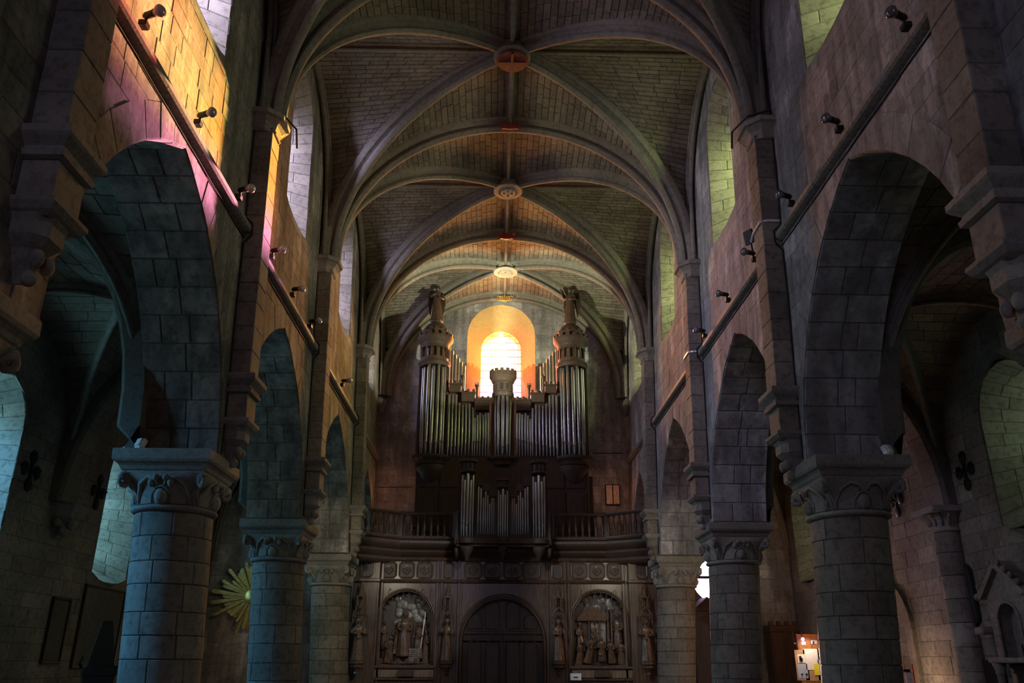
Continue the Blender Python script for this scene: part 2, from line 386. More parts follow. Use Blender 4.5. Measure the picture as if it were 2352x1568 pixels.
# ------------------------------------------------------------ nave shell
XN=4.55; XO=5.75; SPR=10.95; CROWN=15.35
PC=[6.17,12.35,18.67,24.85]            # column centres
PL=[6.5,12.6,18.35,24.45]              # pilaster centres
VY=[0.6,6.5,12.6,18.35,24.45,29.5]     # transverse arches
ARC=[(3.35,1.95,3.3),(9.6,2.62,3.78),(15.48,2.48,3.5),(21.65,2.35,3.45),(27.35,1.72,3.2)]   # centre, half width, rise
SIDES=((-1,'left'),(1,'right'))
Y0,Y1=-10.5,29.6
floor=MB().box(-11.5,11.5,Y0-1,31,-.3,0).build('floor',stone_mat('floor_flag',(.14,.13,.12),(.22,.2,.18),(.6,.6,.6)))
tag(floor,'worn stone floor of the church, under the whole nave','floor',kind='structure')
fs=Stones(floor,STONE,'paving_slab',0,stuff='paving_slabs')
for i in range(14):
    for j in range(30):
        x=-8.4+i*1.2+(j%2)*.3; y=1+j*.95
        fs.pad([V((x,y,0)),V((x+1.2,y,0))],[V((x,y+.95,0)),V((x+1.2,y+.95,0))],[V((0,0,1))]*2,.012,.01,.008)
fs.finish()
walls={}
for sg,sn in SIDES:
    X=lambda x:sg*x
    mm,ms=(PMORT,LSTONE) if sg<0 else (PMORT,PLASTER)
    ops=[arch_op(c,w_,HA,h,0,-9) for c,w_,h in ARC]
    wops=[arch_op(y,.95,13.7,.95,0,10.62) for y in WINY]
    mb=MB(); f=lambda y,z:(X(XN),y,z)
    wall_skin(mb,f,Y0,Y1,HA,8.4,ops,.1)
    wall_skin(mb,f,Y0,Y1,8.4,15.7,wops,.1)
    fo=lambda y,z:(X(XO),y,z)
    wall_skin(mb,fo,Y0,Y1,HA,8.4,ops,.12)
    owops=[arch_op(y,.62,13.3,.62,0,11.3) for y in WINY]
    wall_skin(mb,fo,Y0,Y1,8.4,15.7,owops,.12)
    mb.box(X(XN),X(XO),Y0,Y1,15.7,15.9)
    # undersides of the piers and arch soffits
    sf=MB()
    edges=[Y0]+[e for c,w_,h in ARC for e in (c-w_,c+w_)]+[Y1]
    for a,b in zip(edges[::2],edges[1::2]): mb.add([(X(XN),a,HA),(X(XO),a,HA),(X(XO),b,HA),(X(XN),b,HA)],[(0,1,2,3)])
    for c,w_,h in ARC:
        P=arch_pts(c,w_,HA,h,0,14)
        sf.loft([[V((X(XN),y,z)) for y,z in P],[V((X(XO),y,z)) for y,z in P]],False,False)
    wl=mb.build('wall_'+sn,mm,None,ln=True)
    sf.build('arch_soffit',MORTAR,wl,ln=True)
    tag(wl,'%s nave wall of %s blocks on pointed arches, windows above'%(sn,'bare grey' if sg<0 else 'pale limewashed'),'wall',kind='structure')
    walls[sn]=wl
    st=Stones(wl,ms,'stone',300,ln=True)
    nr=V((-sg,0,0))
    rops=[arch_op(c,w_,HA,h,.46,-9) for c,w_,h in ARC]
    wr=[arch_op(y,.95,13.7,.95,.02,10.6) for y in WINY]
    D=.0045
    wall_stones(st,f,nr,4.6,Y1,HA,8.42,rops,.33,.60,D,.002)
    wall_stones(st,f,nr,4.6,Y1,8.42,15.4,wr,.34,.66,D,.002)
    for c,w_,h in ARC[1:]:
        I=arch_pts(c,w_,HA,h,0,11); E=arch_pts(c,w_,HA,h,.475,11)
        for k in range(len(I)-1):
            st.pad([V(f(*I[k])),V(f(*I[k+1]))],[V(f(*E[k])),V(f(*E[k+1]))],[nr,nr],D+.004,.008,.002)
        # soffit and reveal stones
        P=arch_pts(c,w_,HA,h,0,11)
        for k in range(len(P)-1):
            (ya,za),(yb,zb)=P[k],P[k+1]
            t=V((0,yb-ya,zb-za)).normalized(); nn=V((0,t.z,-t.y)); nn=nn if nn.dot(V((0,c-ya,HA+1.5-za)))>0 else -nn
            cu=[0,random.uniform(.3,.45),random.uniform(.6,.75),1] if k%2 else [0,random.uniform(.4,.6),1]
            for u0,u1 in zip(cu,cu[1:]):
                xa=X(XN+(XO-XN)*u0); xb=X(XN+(XO-XN)*u1)
                st.pad([V((xa,ya,za)),V((xb,ya,za))],[V((xa,yb,zb)),V((xb,yb,zb))],[nn,nn],.015,.012,.008)
        # reveal stones of the piers below the spring are the column tops: rubble backing courses
    st.finish()
    # windows: splayed reveals, glass, bars
    for i,y in enumerate(WINY):
        nn='window_%d'%(i+1+(4 if sg>0 else 0))
        def loop(yc,w_,zb,zs,m=10):
            P=[(yc-w_,zb+(zs-zb)*k/m) for k in range(m)]+[(yc-w_*cos(PI*k/12),zs+w_*sin(PI*k/12)) for k in range(13)]+[(yc+w_,zs-(zs-zb)*(k+1)/m) for k in range(m)]
            return P
        A=loop(y,.95,10.62,13.7); B=loop(y,.62,11.3,13.3); n=len(A)
        mb=MB(); mb.loft([[V((X(XN),a,b)) for a,b in A],[V((X(XO),a,b)) for a,b in B]],True,False)
        wo=mb.build(nn,MORTAR,None,ln=True)
        where=['nearest the camera','second from the camera','third from the camera','by the organ'][i]
        tag(wo,'tall round-headed clerestory window in the %s wall, %s'%(sn,where),'window',kind='structure')
        s2=Stones(wo,VSTONE if sg<0 else STONE,'stone',40,ln=True)
        for k in range(n):
            j=(k+1)%n
            cu=[0,random.uniform(.35,.65),1] if k%2 else [0,random.uniform(.2,.35),random.uniform(.6,.8),1]
            for u0,u1 in zip(cu,cu[1:]):
                q=lambda kk,u:V((X(XN),*A[kk])).lerp(V((X(XO),*B[kk])),u)
                a,b,c_,d_=q(k,u0),q(k,u1),q(j,u0),q(j,u1)
                nn_=(b-a).cross(c_-a).normalized()
                if nn_.dot(V((X(5),y,12.6))-a)<0: nn_=-nn_
                s2.pad([a,b],[c_,d_],[nn_,nn_],.010,.012,.006)
        s2.finish()
        g=MB(); g.add([V((X(XO-.05),a,b)) for a,b in B],[tuple(range(n))])
        g.build('glass_pane',GLS[sg],wo,ln=True)
        br=MB()
        for z in (11.9,12.5,13.1,13.6): br.box(X(XO-.03),X(XO-.07),y-.6,y+.6,z-.012,z+.012)
        br.box(X(XO-.03),X(XO-.07),y-.012,y+.012,11.3,13.9)
        br.build('glazing_bar',LEAD,wo,ln=True)
# ------------------------------------------------------------ vaults
def vault(root,xc,A,ya,yb,z0,H,mat,mort,st,stilt,ribs,ln,cell=.24,bl=.5,rows=28,wribx=None):
    ym=(ya+yb)/2; hb=(yb-ya)/2; wx=wribx or A
    def yw(th):
        s=sin(th)
        if s<=stilt: return 0
        q=(s-stilt)/(1-stilt); return 1-math.sqrt(max(0,1-q*q))
    base=MB()
    for sx in (-1,1):
        for (yy,sy) in ((ya,1),(yb,-1)):
            for k in range(rows):
                t0=PI/2*k/rows; t1=PI/2*(k+1)/rows
                P=lambda th,what:(V((xc+sx*A*cos(th),yy+sy*(hb*(1-cos(th)) if what else 0),z0+H*sin(th))))
                W=lambda th:V((xc+sx*wx,yy+sy*hb*yw(th),z0+H*sin(th)))
                a,b,c,d=P(t0,0),P(t0,1),P(t1,0),P(t1,1)
                e,f_=W(t0),W(t1)
                base.add([a,b,d,c],[(0,1,2,3)]); base.add([b,e,f_,d],[(0,1,2,3)])
                if st is None: continue
                tm=(t0+t1)/2; nl=V((-sx*cos(tm)/A,0,-sin(tm)/H)).normalized()
                for (p0,p1,q0,q1,kind) in ((a,b,c,d,0),(b,e,d,f_,1)):
                    L=((p1-p0).length+(q1-q0).length)/2
                    if L<.12: continue
                    if kind==0: nn=nl
                    else:
                        nn=(p1-p0).cross(q0-p0)
                        if nn.length<1e-6: nn=(q1-q0).cross(q0-p1)
                        nn.normalize()
                        if nn.z>0: nn=-nn
                    n=max(1,round(L/(bl*random.uniform(.85,1.2)))); off=random.uniform(-.25,.25)
                    cu=[0]+[min(.97,max(.03,(j+off*.8)/n)) for j in range(1,n)]+[1]
                    for u0,u1 in zip(cu,cu[1:]):
                        st.pad([p0.lerp(p1,u0),p0.lerp(p1,u1)],[q0.lerp(q1,u0),q0.lerp(q1,u1)],[nn,nn],.012,.007,.0075)
    # surface seen from below
    base.build('web',mort,root,ln=ln)
RIBP=[(-.17,-.12),(-.17,.04),(-.145,.08),(-.10,.085),(-.055,.12),(-.05,.17),(-.085,.205),(-.09,.25),(-.055,.295),(0,.31),(.055,.295),(.09,.25),(.085,.205),(.05,.17),(.055,.12),(.10,.085),(.145,.08),(.17,.04),(.17,-.12)]
TRP=[(a*1.35,b*1.08) for a,b in RIBP]
SMP=[(a*.55,b*.62) for a,b in RIBP]
ceiling=thing('ceiling','ribbed stone vault over the nave, courses of small blocks between moulded ribs','vault',kind='structure')
cst=Stones(ceiling,VSTONE,'vault_block',300,ln=True,stuff='vault_blocks')
A=4.4; H=CROWN-SPR
def arcpts(f,n=26): return [f(PI/2*k/n) for k in range(n+1)]
for i in range(5):
    ya,yb=VY[i],VY[i+1]; ym=(ya+yb)/2; hb=(yb-ya)/2
    vault(ceiling,0,A,ya,yb,SPR,H,VSTONE,VMORT,cst if i>0 else None,.42,True,True,rows=44,bl=.44)
    for yy,sy in ((ya,1),(yb,-1)):
        for sx in (-1,1):
            MB().sweep(arcpts(lambda th:(sx*A*cos(th),yy+sy*hb*(1-cos(th)),SPR+H*sin(th)))[:-1],RIBP,side=V((hb*sy,sx*A,0)).normalized()).build('diagonal_rib',RIBM,ceiling,ln=True); auto_smooth(bpy.context.scene.collection.objects[-1],42)
            # wall rib
            pts=[]
            for k in range(25):
                s=k/24; 
                if s<.42: yv=0
                else:
                    q=(s-.42)/.58; yv=1-math.sqrt(max(0,1-q*q))
                pts.append((sx*(A+.04),yy+sy*(.10+(hb-.10)*yv),SPR+H*s))
            MB().sweep(pts,SMP,side=(1,0,0),down=(0,sy,0)).build('wall_rib',RIBM,ceiling,ln=True)
    MB().sweep([(0,ya,CROWN),(0,ym-.38,CROWN)],SMP,side=(1,0,0),down=(0,0,-1)).build('ridge_rib',RIBM,ceiling)
    MB().sweep([(0,ym+.38,CROWN),(0,yb,CROWN)],SMP,side=(1,0,0),down=(0,0,-1)).build('ridge_rib',RIBM,ceiling)
    for sx in (-1,1):
        MB().sweep([(sx*.36,ym,CROWN),(sx*(A),ym,CROWN)],SMP,side=(0,1,0),down=(0,0,-1)).build('cross_ridge_rib',RIBM,ceiling,ln=True)
for i,yy in enumerate(VY):
    for sx in (-1,1):
        MB().sweep(arcpts(lambda th:(sx*A*cos(th),yy,SPR+H*sin(th))),TRP,side=(0,1,0)).build('transverse_rib',RIBM,ceiling,ln=True); auto_smooth(bpy.context.scene.collection.objects[-1],42)
cst.finish()
# bosses
BRED=plain('faded_red_boss',(.13,.022,.016),.7,noise=.5,scale=6)
BST=stone_mat('boss_stone',(.34,.30,.24),(.46,.41,.34),(.7,.7,.7),scale=2)
for i in range(1,5):
    ya,yb=VY[i],VY[i+1]; ym=(ya+yb)/2
    if i==1: continue
    b=MB().lathe((0,ym,CROWN),[(.30,.05),(.33,-.05),(.33,-.22),(.43,-.27),(.45,-.30),(.44,-.33),(.30,-.34),(.27,-.30),(.25,-.30),(.235,-.36),(.22,-.385),(.0,-.40)],28)
    bo=b.build('ceiling_boss',BST if i>2 else RIBM,ceiling,True); auto_smooth(bo,30)
    sh=MB()
    if i==2:   # worn red disc with a raised cross
        sh.lathe((0,ym,CROWN-.41),[(.37,.04),(.38,.0),(.36,-.03),(0,-.04)],24)
        o=sh.build('painted_disc',BRED,ceiling); 
        cr=MB().box(-.035,.035,ym-.33,ym+.33,CROWN-.475,CROWN-.44,.008).box(-.33,.33,ym-.035,ym+.035,CROWN-.473,CROWN-.44,.008); cr.build('carved_cross',BRED,ceiling)
    else:
        for k in range(4):
            a=PI/2*k; sh.ball((.12*cos(a),ym+.12*sin(a),CROWN-.40),.045,.045,.03,8,5)
        sh.build('carved_flowers',BST,ceiling,True)
def txt(s,size,loc,rot,mat,parent,name='lettering',ext=.006,align='CENTER'):
    cu=bpy.data.curves.new(name,'FONT'); cu.body=s; cu.size=size; cu.extrude=ext; cu.align_x=align; cu.align_y='CENTER'; cu.materials.append(mat)
    o=bpy.data.objects.new(name,cu); COL.objects.link(o); o.location=loc; o.rotation_euler=rot
    bpy.context.view_layer.update(); dg=bpy.context.evaluated_depsgraph_get(); me=bpy.data.meshes.new_from_object(o.evaluated_get(dg))
    bpy.data.objects.remove(o); me.materials.clear(); me.materials.append(mat)
    m=bpy.data.objects.new(name,me); COL.objects.link(m); m.location=loc; m.rotation_euler=rot; m.parent=parent; return m
for i,yy in enumerate(VY[2:]):
    z=CROWN-.36; mt=RED if i<3 else GILT
    o=MB().sweep([( -.22+.44*k/10,yy-.26-.03*sin(PI*k/10),z+.02*cos(PI*k/5)) for k in range(11)],[(-.03,-.09),(.03,-.09),(.03,.09),(-.03,.09)],side=(0,1,0),down=(0,0,-1)).build('painted_cartouche',mt,ceiling)
    k_=MB()
    for sx in (-1,1): k_.tube([(sx*.2,yy-.27,z+.10),(sx*.27,yy-.27,z+.13),(sx*.31,yy-.27,z+.06),(sx*.26,yy-.27,z-.02),(sx*.22,yy-.27,z-.09)],.022,6)
    for kk in range(5): k_.ball((-.16+.08*kk,yy-.27,z+.12),.03,.03,.04,6,4)
    k_.build('cartouche_scroll',mt,ceiling,True)
    if i==3: txt('1663',.16,(0,yy-.32,z),(PI/2,0,0),RED,ceiling,'carved_date',.008)
    else: MB().tube([(-.1,yy-.3,z),(-.05,yy-.31,z+.05),(0,yy-.3,z),(.05,yy-.31,z-.05),(.1,yy-.3,z)],.016,6).build('carved_monogram',RED,ceiling,True)
# ------------------------------------------------------------ aisles
for sg,sn in SIDES:
    ce=thing('ceiling','stone vault of the %s aisle seen through the arches'%sn,'vault',kind='structure')
    ast=Stones(ce,VSTONE,'vault_block',60,stuff='vault_blocks')
    AY=[0,6.17,12.35,18.67,24.85,29.6]
    for i in range(5):
        ya,yb=AY[i],AY[i+1]; hb=(yb-ya)/2; ym=(ya+yb)/2; xc=sg*8.05
        vault(ce,xc,2.25,ya,yb,4.9,3.75,VSTONE,VMORT,ast if i in(1,2,3) else None,.15,True,False,rows=16,bl=.6)
        for yy,sy in ((ya,1),(yb,-1)):
            for sx in (-1,1):
                MB().sweep(arcpts(lambda th:(xc+sx*2.25*cos(th),yy+sy*hb*(1-cos(th)),4.9+3.75*sin(th)),16),SMP,side=V((hb*sy,sx*2.25,0)).normalized()).build('diagonal_rib',RIBM,ce)
    for yy in AY[1:5]:
        # transverse arch, a band of broad voussoirs
        pts=[(sg*8.05+2.25*cos(PI*k/18),yy,4.9+3.62*sin(PI*k/18)) for k in range(19)]
        foot=[(sg*8.05-sg*2.25,yy,4.48)]; pts=(pts+foot) if sg>0 else (foot+pts)
        MB().sweep(pts,[(-.40,-.1),(-.40,.2),(-.33,.27),(.33,.27),(.40,.2),(.40,-.1)],side=(0,1,0)).build('transverse_arch',MORTAR,ce)
        for k in range(18):
            a0,a1=PI*k/18,PI*(k+1)/18
            q=lambda a,d:V((sg*8.05+(2.25-.27)*cos(a),yy+d,4.9+(3.62-.27)*sin(a)))
            nn=V((-cos((a0+a1)/2),0,-sin((a0+a1)/2)))
            ast.pad([q(a0,-.33),q(a1,-.33)],[q(a0,.33),q(a1,.33)],[nn,nn],.015,.012,.008)
    ast.finish()
    # outer wall
    XA=10.3
    aw=[(9.7,1.0),(15.8,1.0),(21.95,1.0),(27.3,.9)] if sg<0 else [(9.7,1.0),(15.8,1.0),(27.9,.95)]
    zb,zs=(3.42,6.1) if sg<0 else (4.15,6.5)
    wops=[arch_op(y,w_,zs,w_,0,zb) for y,w_ in aw]
    mb=MB(); f=lambda y,z:(sg*XA,y,z)
    wall_skin(mb,f,Y0,31,0,9.4,wops,.13)
    fo=lambda y,z:(sg*(XA+1.0),y,z); wall_skin(mb,fo,Y0,31,0,9.6,[arch_op(y,w_*.75,zs-.1,w_*.75,0,zb+.5) for y,w_ in aw],.13)
    # lean-to roof closing the aisle
    mb.box(sg*5.7,sg*11.4,Y0,31,9.4,9.6)
    wl=mb.build('wall_%s_aisle'%sn,MORTAR,None)
    tag(wl,'outer stone wall of the %s aisle behind the columns'%sn,'wall',kind='structure')
    st=Stones(wl,STONE,'stone',300)
    wall_stones(st,f,V((-sg,0,0)),9,29.4,0,8.7,[arch_op(y,w_,zs,w_,.02,zb-.02) for y,w_ in aw],.36,.7,.009)
    st.finish()
    for i,(y,w_) in enumerate(aw):
        if i==0: pass
        def loop(yc,w_,zb,zs,m=8): return [(yc-w_,zb+(zs-zb)*k/m) for k in range(m)]+[(yc-w_*cos(PI*k/10),zs+w_*sin(PI*k/10)) for k in range(11)]+[(yc+w_,zs-(zs-zb)*(k+1)/m) for k in range(m)]
        A_=loop(y,w_,zb,zs); B_=loop(y,w_*.75,zb+.5,zs-.1); n=len(A_)
        wo=MB().loft([[V((sg*XA,a,b)) for a,b in A_],[V((sg*(XA+1),a,b)) for a,b in B_]],True,False).build('window_%d'%(9+i+(4 if sg>0 else 0)),MORTAR,None)
        tag(wo,'round-headed %s aisle window with splayed reveal, %s'%(sn,(['nearest the camera','between first and second column','between second and third column','farthest, by the west wall'] if sg<0 else ['nearest the camera','by the stone monument','farthest, by the west wall'])[i]),'window',kind='structure')
        s2=Stones(wo,STONE,'stone',40)
        for k in range(n):
            j=(k+1)%n; cu=[0,random.uniform(.35,.65),1]
            for u0,u1 in zip(cu,cu[1:]):
                q=lambda kk,u:V((sg*XA,*A_[kk])).lerp(V((sg*(XA+1),*B_[kk])),u)
                a,b,c_,d_=q(k,u0),q(k,u1),q(j,u0),q(j,u1); nn_=(b-a).cross(c_-a).normalized()
                if nn_.dot(V((sg*(XA+.5),y,5.5))-a)<0: nn_=-nn_
                s2.pad([a,b],[c_,d_],[nn_,nn_],.009,.012,.006)
        s2.finish()
        MB().add([V((sg*(XA+.95),a,b)) for a,b in B_],[tuple(range(n))]).build('glass_pane',GLA[sg],wo)
# ------------------------------------------------------------ west wall
CXW=-.12
wop=[arch_op(CXW,1.34,13.55,1.34,0,11.0)]
dop=[]
mb=MB(); f=lambda x,z:(x,29.6,z)
# round window in the end of the right aisle
def circ(cx,cz,r):
    def op(z):
        q=r*r-(z-cz)**2
        return None if q<=0 else (cx-math.sqrt(q),cx+math.sqrt(q))
    return op
OCX,OCZ,OCR=7.62,4.35,.88
wall_skin(mb,f,-11.4,11.4,0,9.6,[circ(OCX,OCZ,OCR)],.1)
wall_skin(mb,f,-5.8,5.8,9.6,16.4,wop,.1)
fo=lambda x,z:(x,31.0,z)
wall_skin(mb,fo,-11.4,11.4,0,9.6,[circ(OCX,OCZ,OCR*.95)],.12)
wall_skin(mb,fo,-5.8,5.8,9.6,16.4,[arch_op(CXW,.80,13.25,.80,0,11.15)],.1)
ww=mb.build('wall_west',PMORT,None); tag(ww,'west end wall with one tall window behind the organ','wall',kind='structure')
st=Stones(ww,PLASTER,'stone',300)
wall_stones(st,f,V((0,-1,0)),-4.9,4.9,4.4,9.6,[],.36,.7,.006)
wall_stones(st,f,V((0,-1,0)),-4.9,4.9,9.6,15.8,[arch_op(CXW,1.34,13.55,1.34,.03,11.0)],.36,.7,.006)
wall_stones(st,f,V((0,-1,0)),5.8,10.3,0,8.8,[circ(OCX,OCZ,OCR+.03)],.36,.7,.009)
wall_stones(st,f,V((0,-1,0)),-10.3,-5.8,0,8.8,[],.36,.7,.009)
st.finish()
def wl_loop(w_,zb,zs,m=10): return [(CXW-w_,zb+(zs-zb)*k/m) for k in range(m)]+[(CXW-w_*cos(PI*k/18),zs+w_*sin(PI*k/18)) for k in range(19)]+[(CXW+w_,zs-(zs-zb)*(k+1)/m) for k in range(m)]
Aw=wl_loop(1.34,11.0,13.55); Bw=wl_loop(.80,11.15,13.25); n=len(Aw); YG=30.4
GOLDST=stone_mat('gold_lit_reveal',(.50,.37,.16),(.62,.48,.22),(.8,.74,.62),scale=1.5)  # the window's golden light is put into the reveal's base colour
wo=MB().loft([[V((x,29.6,z)) for x,z in Aw],[V((x,YG,z)) for x,z in Bw]],True,False).build('window_17',GOLDST,None)
tag(wo,'bright west window behind the organ with a deep golden-lit reveal','window',kind='structure')
MB().loft([[V((x,YG,z)) for x,z in Bw],[V((x,31.0,z)) for x,z in Bw]],True,False).build('outer_reveal',GOLDST,wo)
MB().add([V((x,YG,z)) for x,z in Bw],[tuple(range(n))]).build('glass_pane',west_glass('west_window_glass'),wo)
lead=MB()
for z in [11.15+.3*k for k in range(10)]:
    hw=.8 if z<13.25 else math.sqrt(max(0,.64-(z-13.25)**2))
    if hw>.1: lead.box(CXW-hw,CXW+hw,YG-.02,YG+.02,z-.009,z+.009)
for w2 in (.70,): 
    L2=[V((CXW+(x-CXW)*w2/.8,YG,13.25+(z-13.25)*(w2/.8 if z>13.25 else 1))) for x,z in Bw]; lead.tube(L2,.009,4)
for k in range(len(Bw)):
    if k%2==0:
        x,z=Bw[k]; x2=CXW+(x-CXW)*.875; z2=13.25+(z-13.25)*(.875 if z>13.25 else 1); lead.tube([(x,YG,z),(x2,YG,z2)],.007,4)
lead.build('lead_came',LEAD,wo)
# round aisle window
R1=[V((OCX+OCR*cos(2*PI*k/32),29.6,OCZ+OCR*sin(2*PI*k/32))) for k in range(32)]; R2=[V((OCX+OCR*.95*cos(2*PI*k/32),31,OCZ+OCR*.95*sin(2*PI*k/32))) for k in range(32)]
wo=MB().loft([R1,R2],True,False).build('window_18',MORTAR,None); tag(wo,'glaring round window at the end of the right aisle','window',kind='structure')
MB().add([V((v.x,30.2,v.z)) for v in R1],[tuple(range(32))]).build('glass_pane',glass_mat('rose_glass',[(1,.6,.9),(1,.85,1),(1,.7,.75)],2,.9),wo)
MB().box(OCX-.86,OCX+.86,30.12,30.17,OCZ+.02,OCZ+.12).box(OCX-.04,OCX+.04,30.12,30.17,OCZ-.86,OCZ+.86).build('glazing_bar',LEAD,wo)
# east closure, out of view behind the camera, and the roof over the vault
eb=MB(); eb.box(-11.4,11.4,Y0-.6,Y0-.2,0,16.4); eb.build('wall_east',MORTAR); e=bpy.data.objects['wall_east']; tag(e,'plain stone east wall behind the camera','wall',kind='structure')
rf=MB().box(-6,6,Y0,31,16.3,16.5).build('ceiling',MORTAR); tag(rf,'plain slab above the nave vault','roof',kind='structure')
# vertical wall rib shafts at the west corners: corbels carrying the last ribs
# ------------------------------------------------------------ columns and capitals
ORD=['nearest the camera','first fully in view','second fully in view','third, beside the wooden screen']
CAPM=stone_mat('capital_stone',(.22,.205,.18),(.33,.31,.275),(.6,.57,.53),scale=2)
def capital(root,cx,cy,z0,z1,z2,r,hw,rnd,plainleaf=False):
    """z0 neck, z1 underside of abacus, z2 top; r shaft radius, hw half width of the abacus"""
    rings=[];N=48
    def ring(z,k,rad,half):
        out=[]
        for i in range(N):
            a=2*PI*i/N+PI/4; c,s=cos(a),sin(a)
            sq=half/max(abs(c),abs(s)); out.append(V((cx+c*(rad*(1-k)+sq*k),cy+s*(rad*(1-k)+sq*k),z)))
        return out
    h=z1-z0
    for t in [0,.15,.3,.45,.6,.72,.84,.93,1]:
        k=max(0,(t-.35)/.65)**1.5*.92; flare=.02+.11*t**2.5
        rings.append(ring(z0+.05+(h-.05)*t,k,r+flare,hw-.13+.01*t))
    bell=MB().loft(rings).build('bell',CAPM,root,ln=True); auto_smooth(bell,40)
    MB().lathe((cx,cy,z0),[(r-.01,-.05),(r+.045,-.03),(r+.065,.0),(r+.045,.03),(r-.01,.05)],40).build('neck_ring',CAPM,root,True,ln=True)
    # carved leaves and arches on each face, scrolls at the corners
    lf=MB()
    for f in range(4):
        a=f*PI/2
        def P(u,z,o):   # u across the face, o outward from bell
            t=(z-z0)/h; k=max(0,(t-.35)/.65)**1.5*.92; rr=r+.02+.11*t**2.5; half=hw-.13
            d=rr*(1-k)+half*k; 
            x,y=(d+o)-(1-k)*u*u*.55/rr,u
            return (cx+cos(a)*x-sin(a)*y,cy+sin(a)*x+cos(a)*y,z)
        for s in (-1,1):
            lf.tube([P(s*(.36+.02*rnd),z0+.06,.0),P(s*.36,z0+h*.4,.015),P(s*.32,z0+h*.68,.03),P(s*.20,z0+h*.86,.045),P(s*.08,z0+h*.80,.045),P(s*.05,z0+h*.62,.03)],[.020,.026,.028,.03,.028,.018],7)
            lf.tube([P(s*.47,z0+.06,-.02),P(s*.46,z0+h*.45,.0),P(s*.50,z0+h*.75,.03),P(s*.54,z0+h*.92,.05)],[.018,.024,.028,.03],7)
            if not plainleaf:
                lf.ball(P(s*.14,z0+h*.70,.03),.055,.055,.07,8,6); lf.ball(P(s*.07,z0+h*.84,.05),.05,.05,.05,8,6)
        lf.ball(P(0,z0+h*.30,.0),.10,.10,h*.25,10,8)
        lf.tube([P(-.13,z0+.06,0),P(-.14,z0+h*.35,.01),P(-.07,z0+h*.55,.02),P(0,z0+h*.6,.025),P(.07,z0+h*.55,.02),P(.14,z0+h*.35,.01),P(.13,z0+.06,0)],.018,6)
    o=lf.build('carved_leaves',CAPM,root,True,ln=True)
    for f in range(4):
        a=PI/4+f*PI/2; v=MB(); d=(hw-.10)*math.sqrt(2)-.06
        c0=V((cx+cos(a)*d,cy+sin(a)*d,z1-.11)); tx=V((cos(a),sin(a),0)); 
        sp=[c0+tx*(.10*(1-k/16))*cos(2*PI*k/9+1.5)+V((0,0,1))*(.11*(1-k/16))*sin(2*PI*k/9+1.5) for k in range(15)]
        v.tube(sp,[.045-.0015*k for k in range(15)],7)
        v.tube([c0+tx*.06+V((0,0,.08)),c0-tx*.06+V((0,0,.02)),c0-tx*.20-V((0,0,h*.3)),c0-tx*.26-V((0,0,h*.75))],[.05,.05,.04,.025],7)
        v.build('scroll',CAPM,root,True,ln=True)
    # abacus
    prof=[(0,hw-.12),(.03,hw-.12),(.05,hw-.10),(.10,hw-.08),(.13,hw-.055),(.15,hw-.02),(.19,hw),(z2-z1-.015,hw),(z2-z1,hw-.012)]
    rings=[[V((cx+sx*q,cy+sy*q,z1+dz)) for sx,sy in ((-1,-1),(1,-1),(1,1),(-1,1))] for dz,q in prof]
    MB().loft(rings).build('abacus',CAPM,root,ln=True)
for i,cy in enumerate(PC):
    for sg,sn in SIDES:
        cx=sg*5.17; r=.562
        t=thing('stone_column','round column of stone drums with a carved capital, %s side, %s'%(sn,ORD[i]),'column','nave arcade columns')
        MB().lathe((cx,cy,0),[(r-.02,0),(r-.02,3.62)],40).build('shaft_core',MORTAR,t,ln=True)
        MB().lathe((cx,cy,0),[(.80,0),(.80,.18),(.72,.22),(.76,.30),(.70,.36),(.63,.38),(.66,.44),(.60,.50),(.56,.50)],40).build('base',STONE,t,ln=True)
        st=Stones(t,STONE,'stone',90 if i else 30,ln=True,soft=True)
        z=.5
        while z<3.55:
            hh=min(random.uniform(.30,.40),3.58-z)
            if 3.58-z-hh<.15: hh=3.58-z
            m=random.choice((6,7,7)); a0=random.uniform(0,6)
            for k in range(m):
                A0=a0+2*PI*k/m; A1=a0+2*PI*(k+1)/m; q=6
                dd=random.uniform(-.002,.002)
                n_=[V((cos(A0+(A1-A0)*j/q),sin(A0+(A1-A0)*j/q),0)) for j in range(q+1)]
                lo=[V((cx,cy,z))+v*(r-.01+dd) for v in n_]; up=[V((cx,cy,z+hh))+v*(r-.01+dd) for v in n_]
                st.add(*pad(lo,up,n_,.012+dd,.010,.005))
            z+=hh
        st.finish()
        capital(t,cx,cy,3.64,4.13,HA,r,.715,random.random(),sg>0 and i==1)
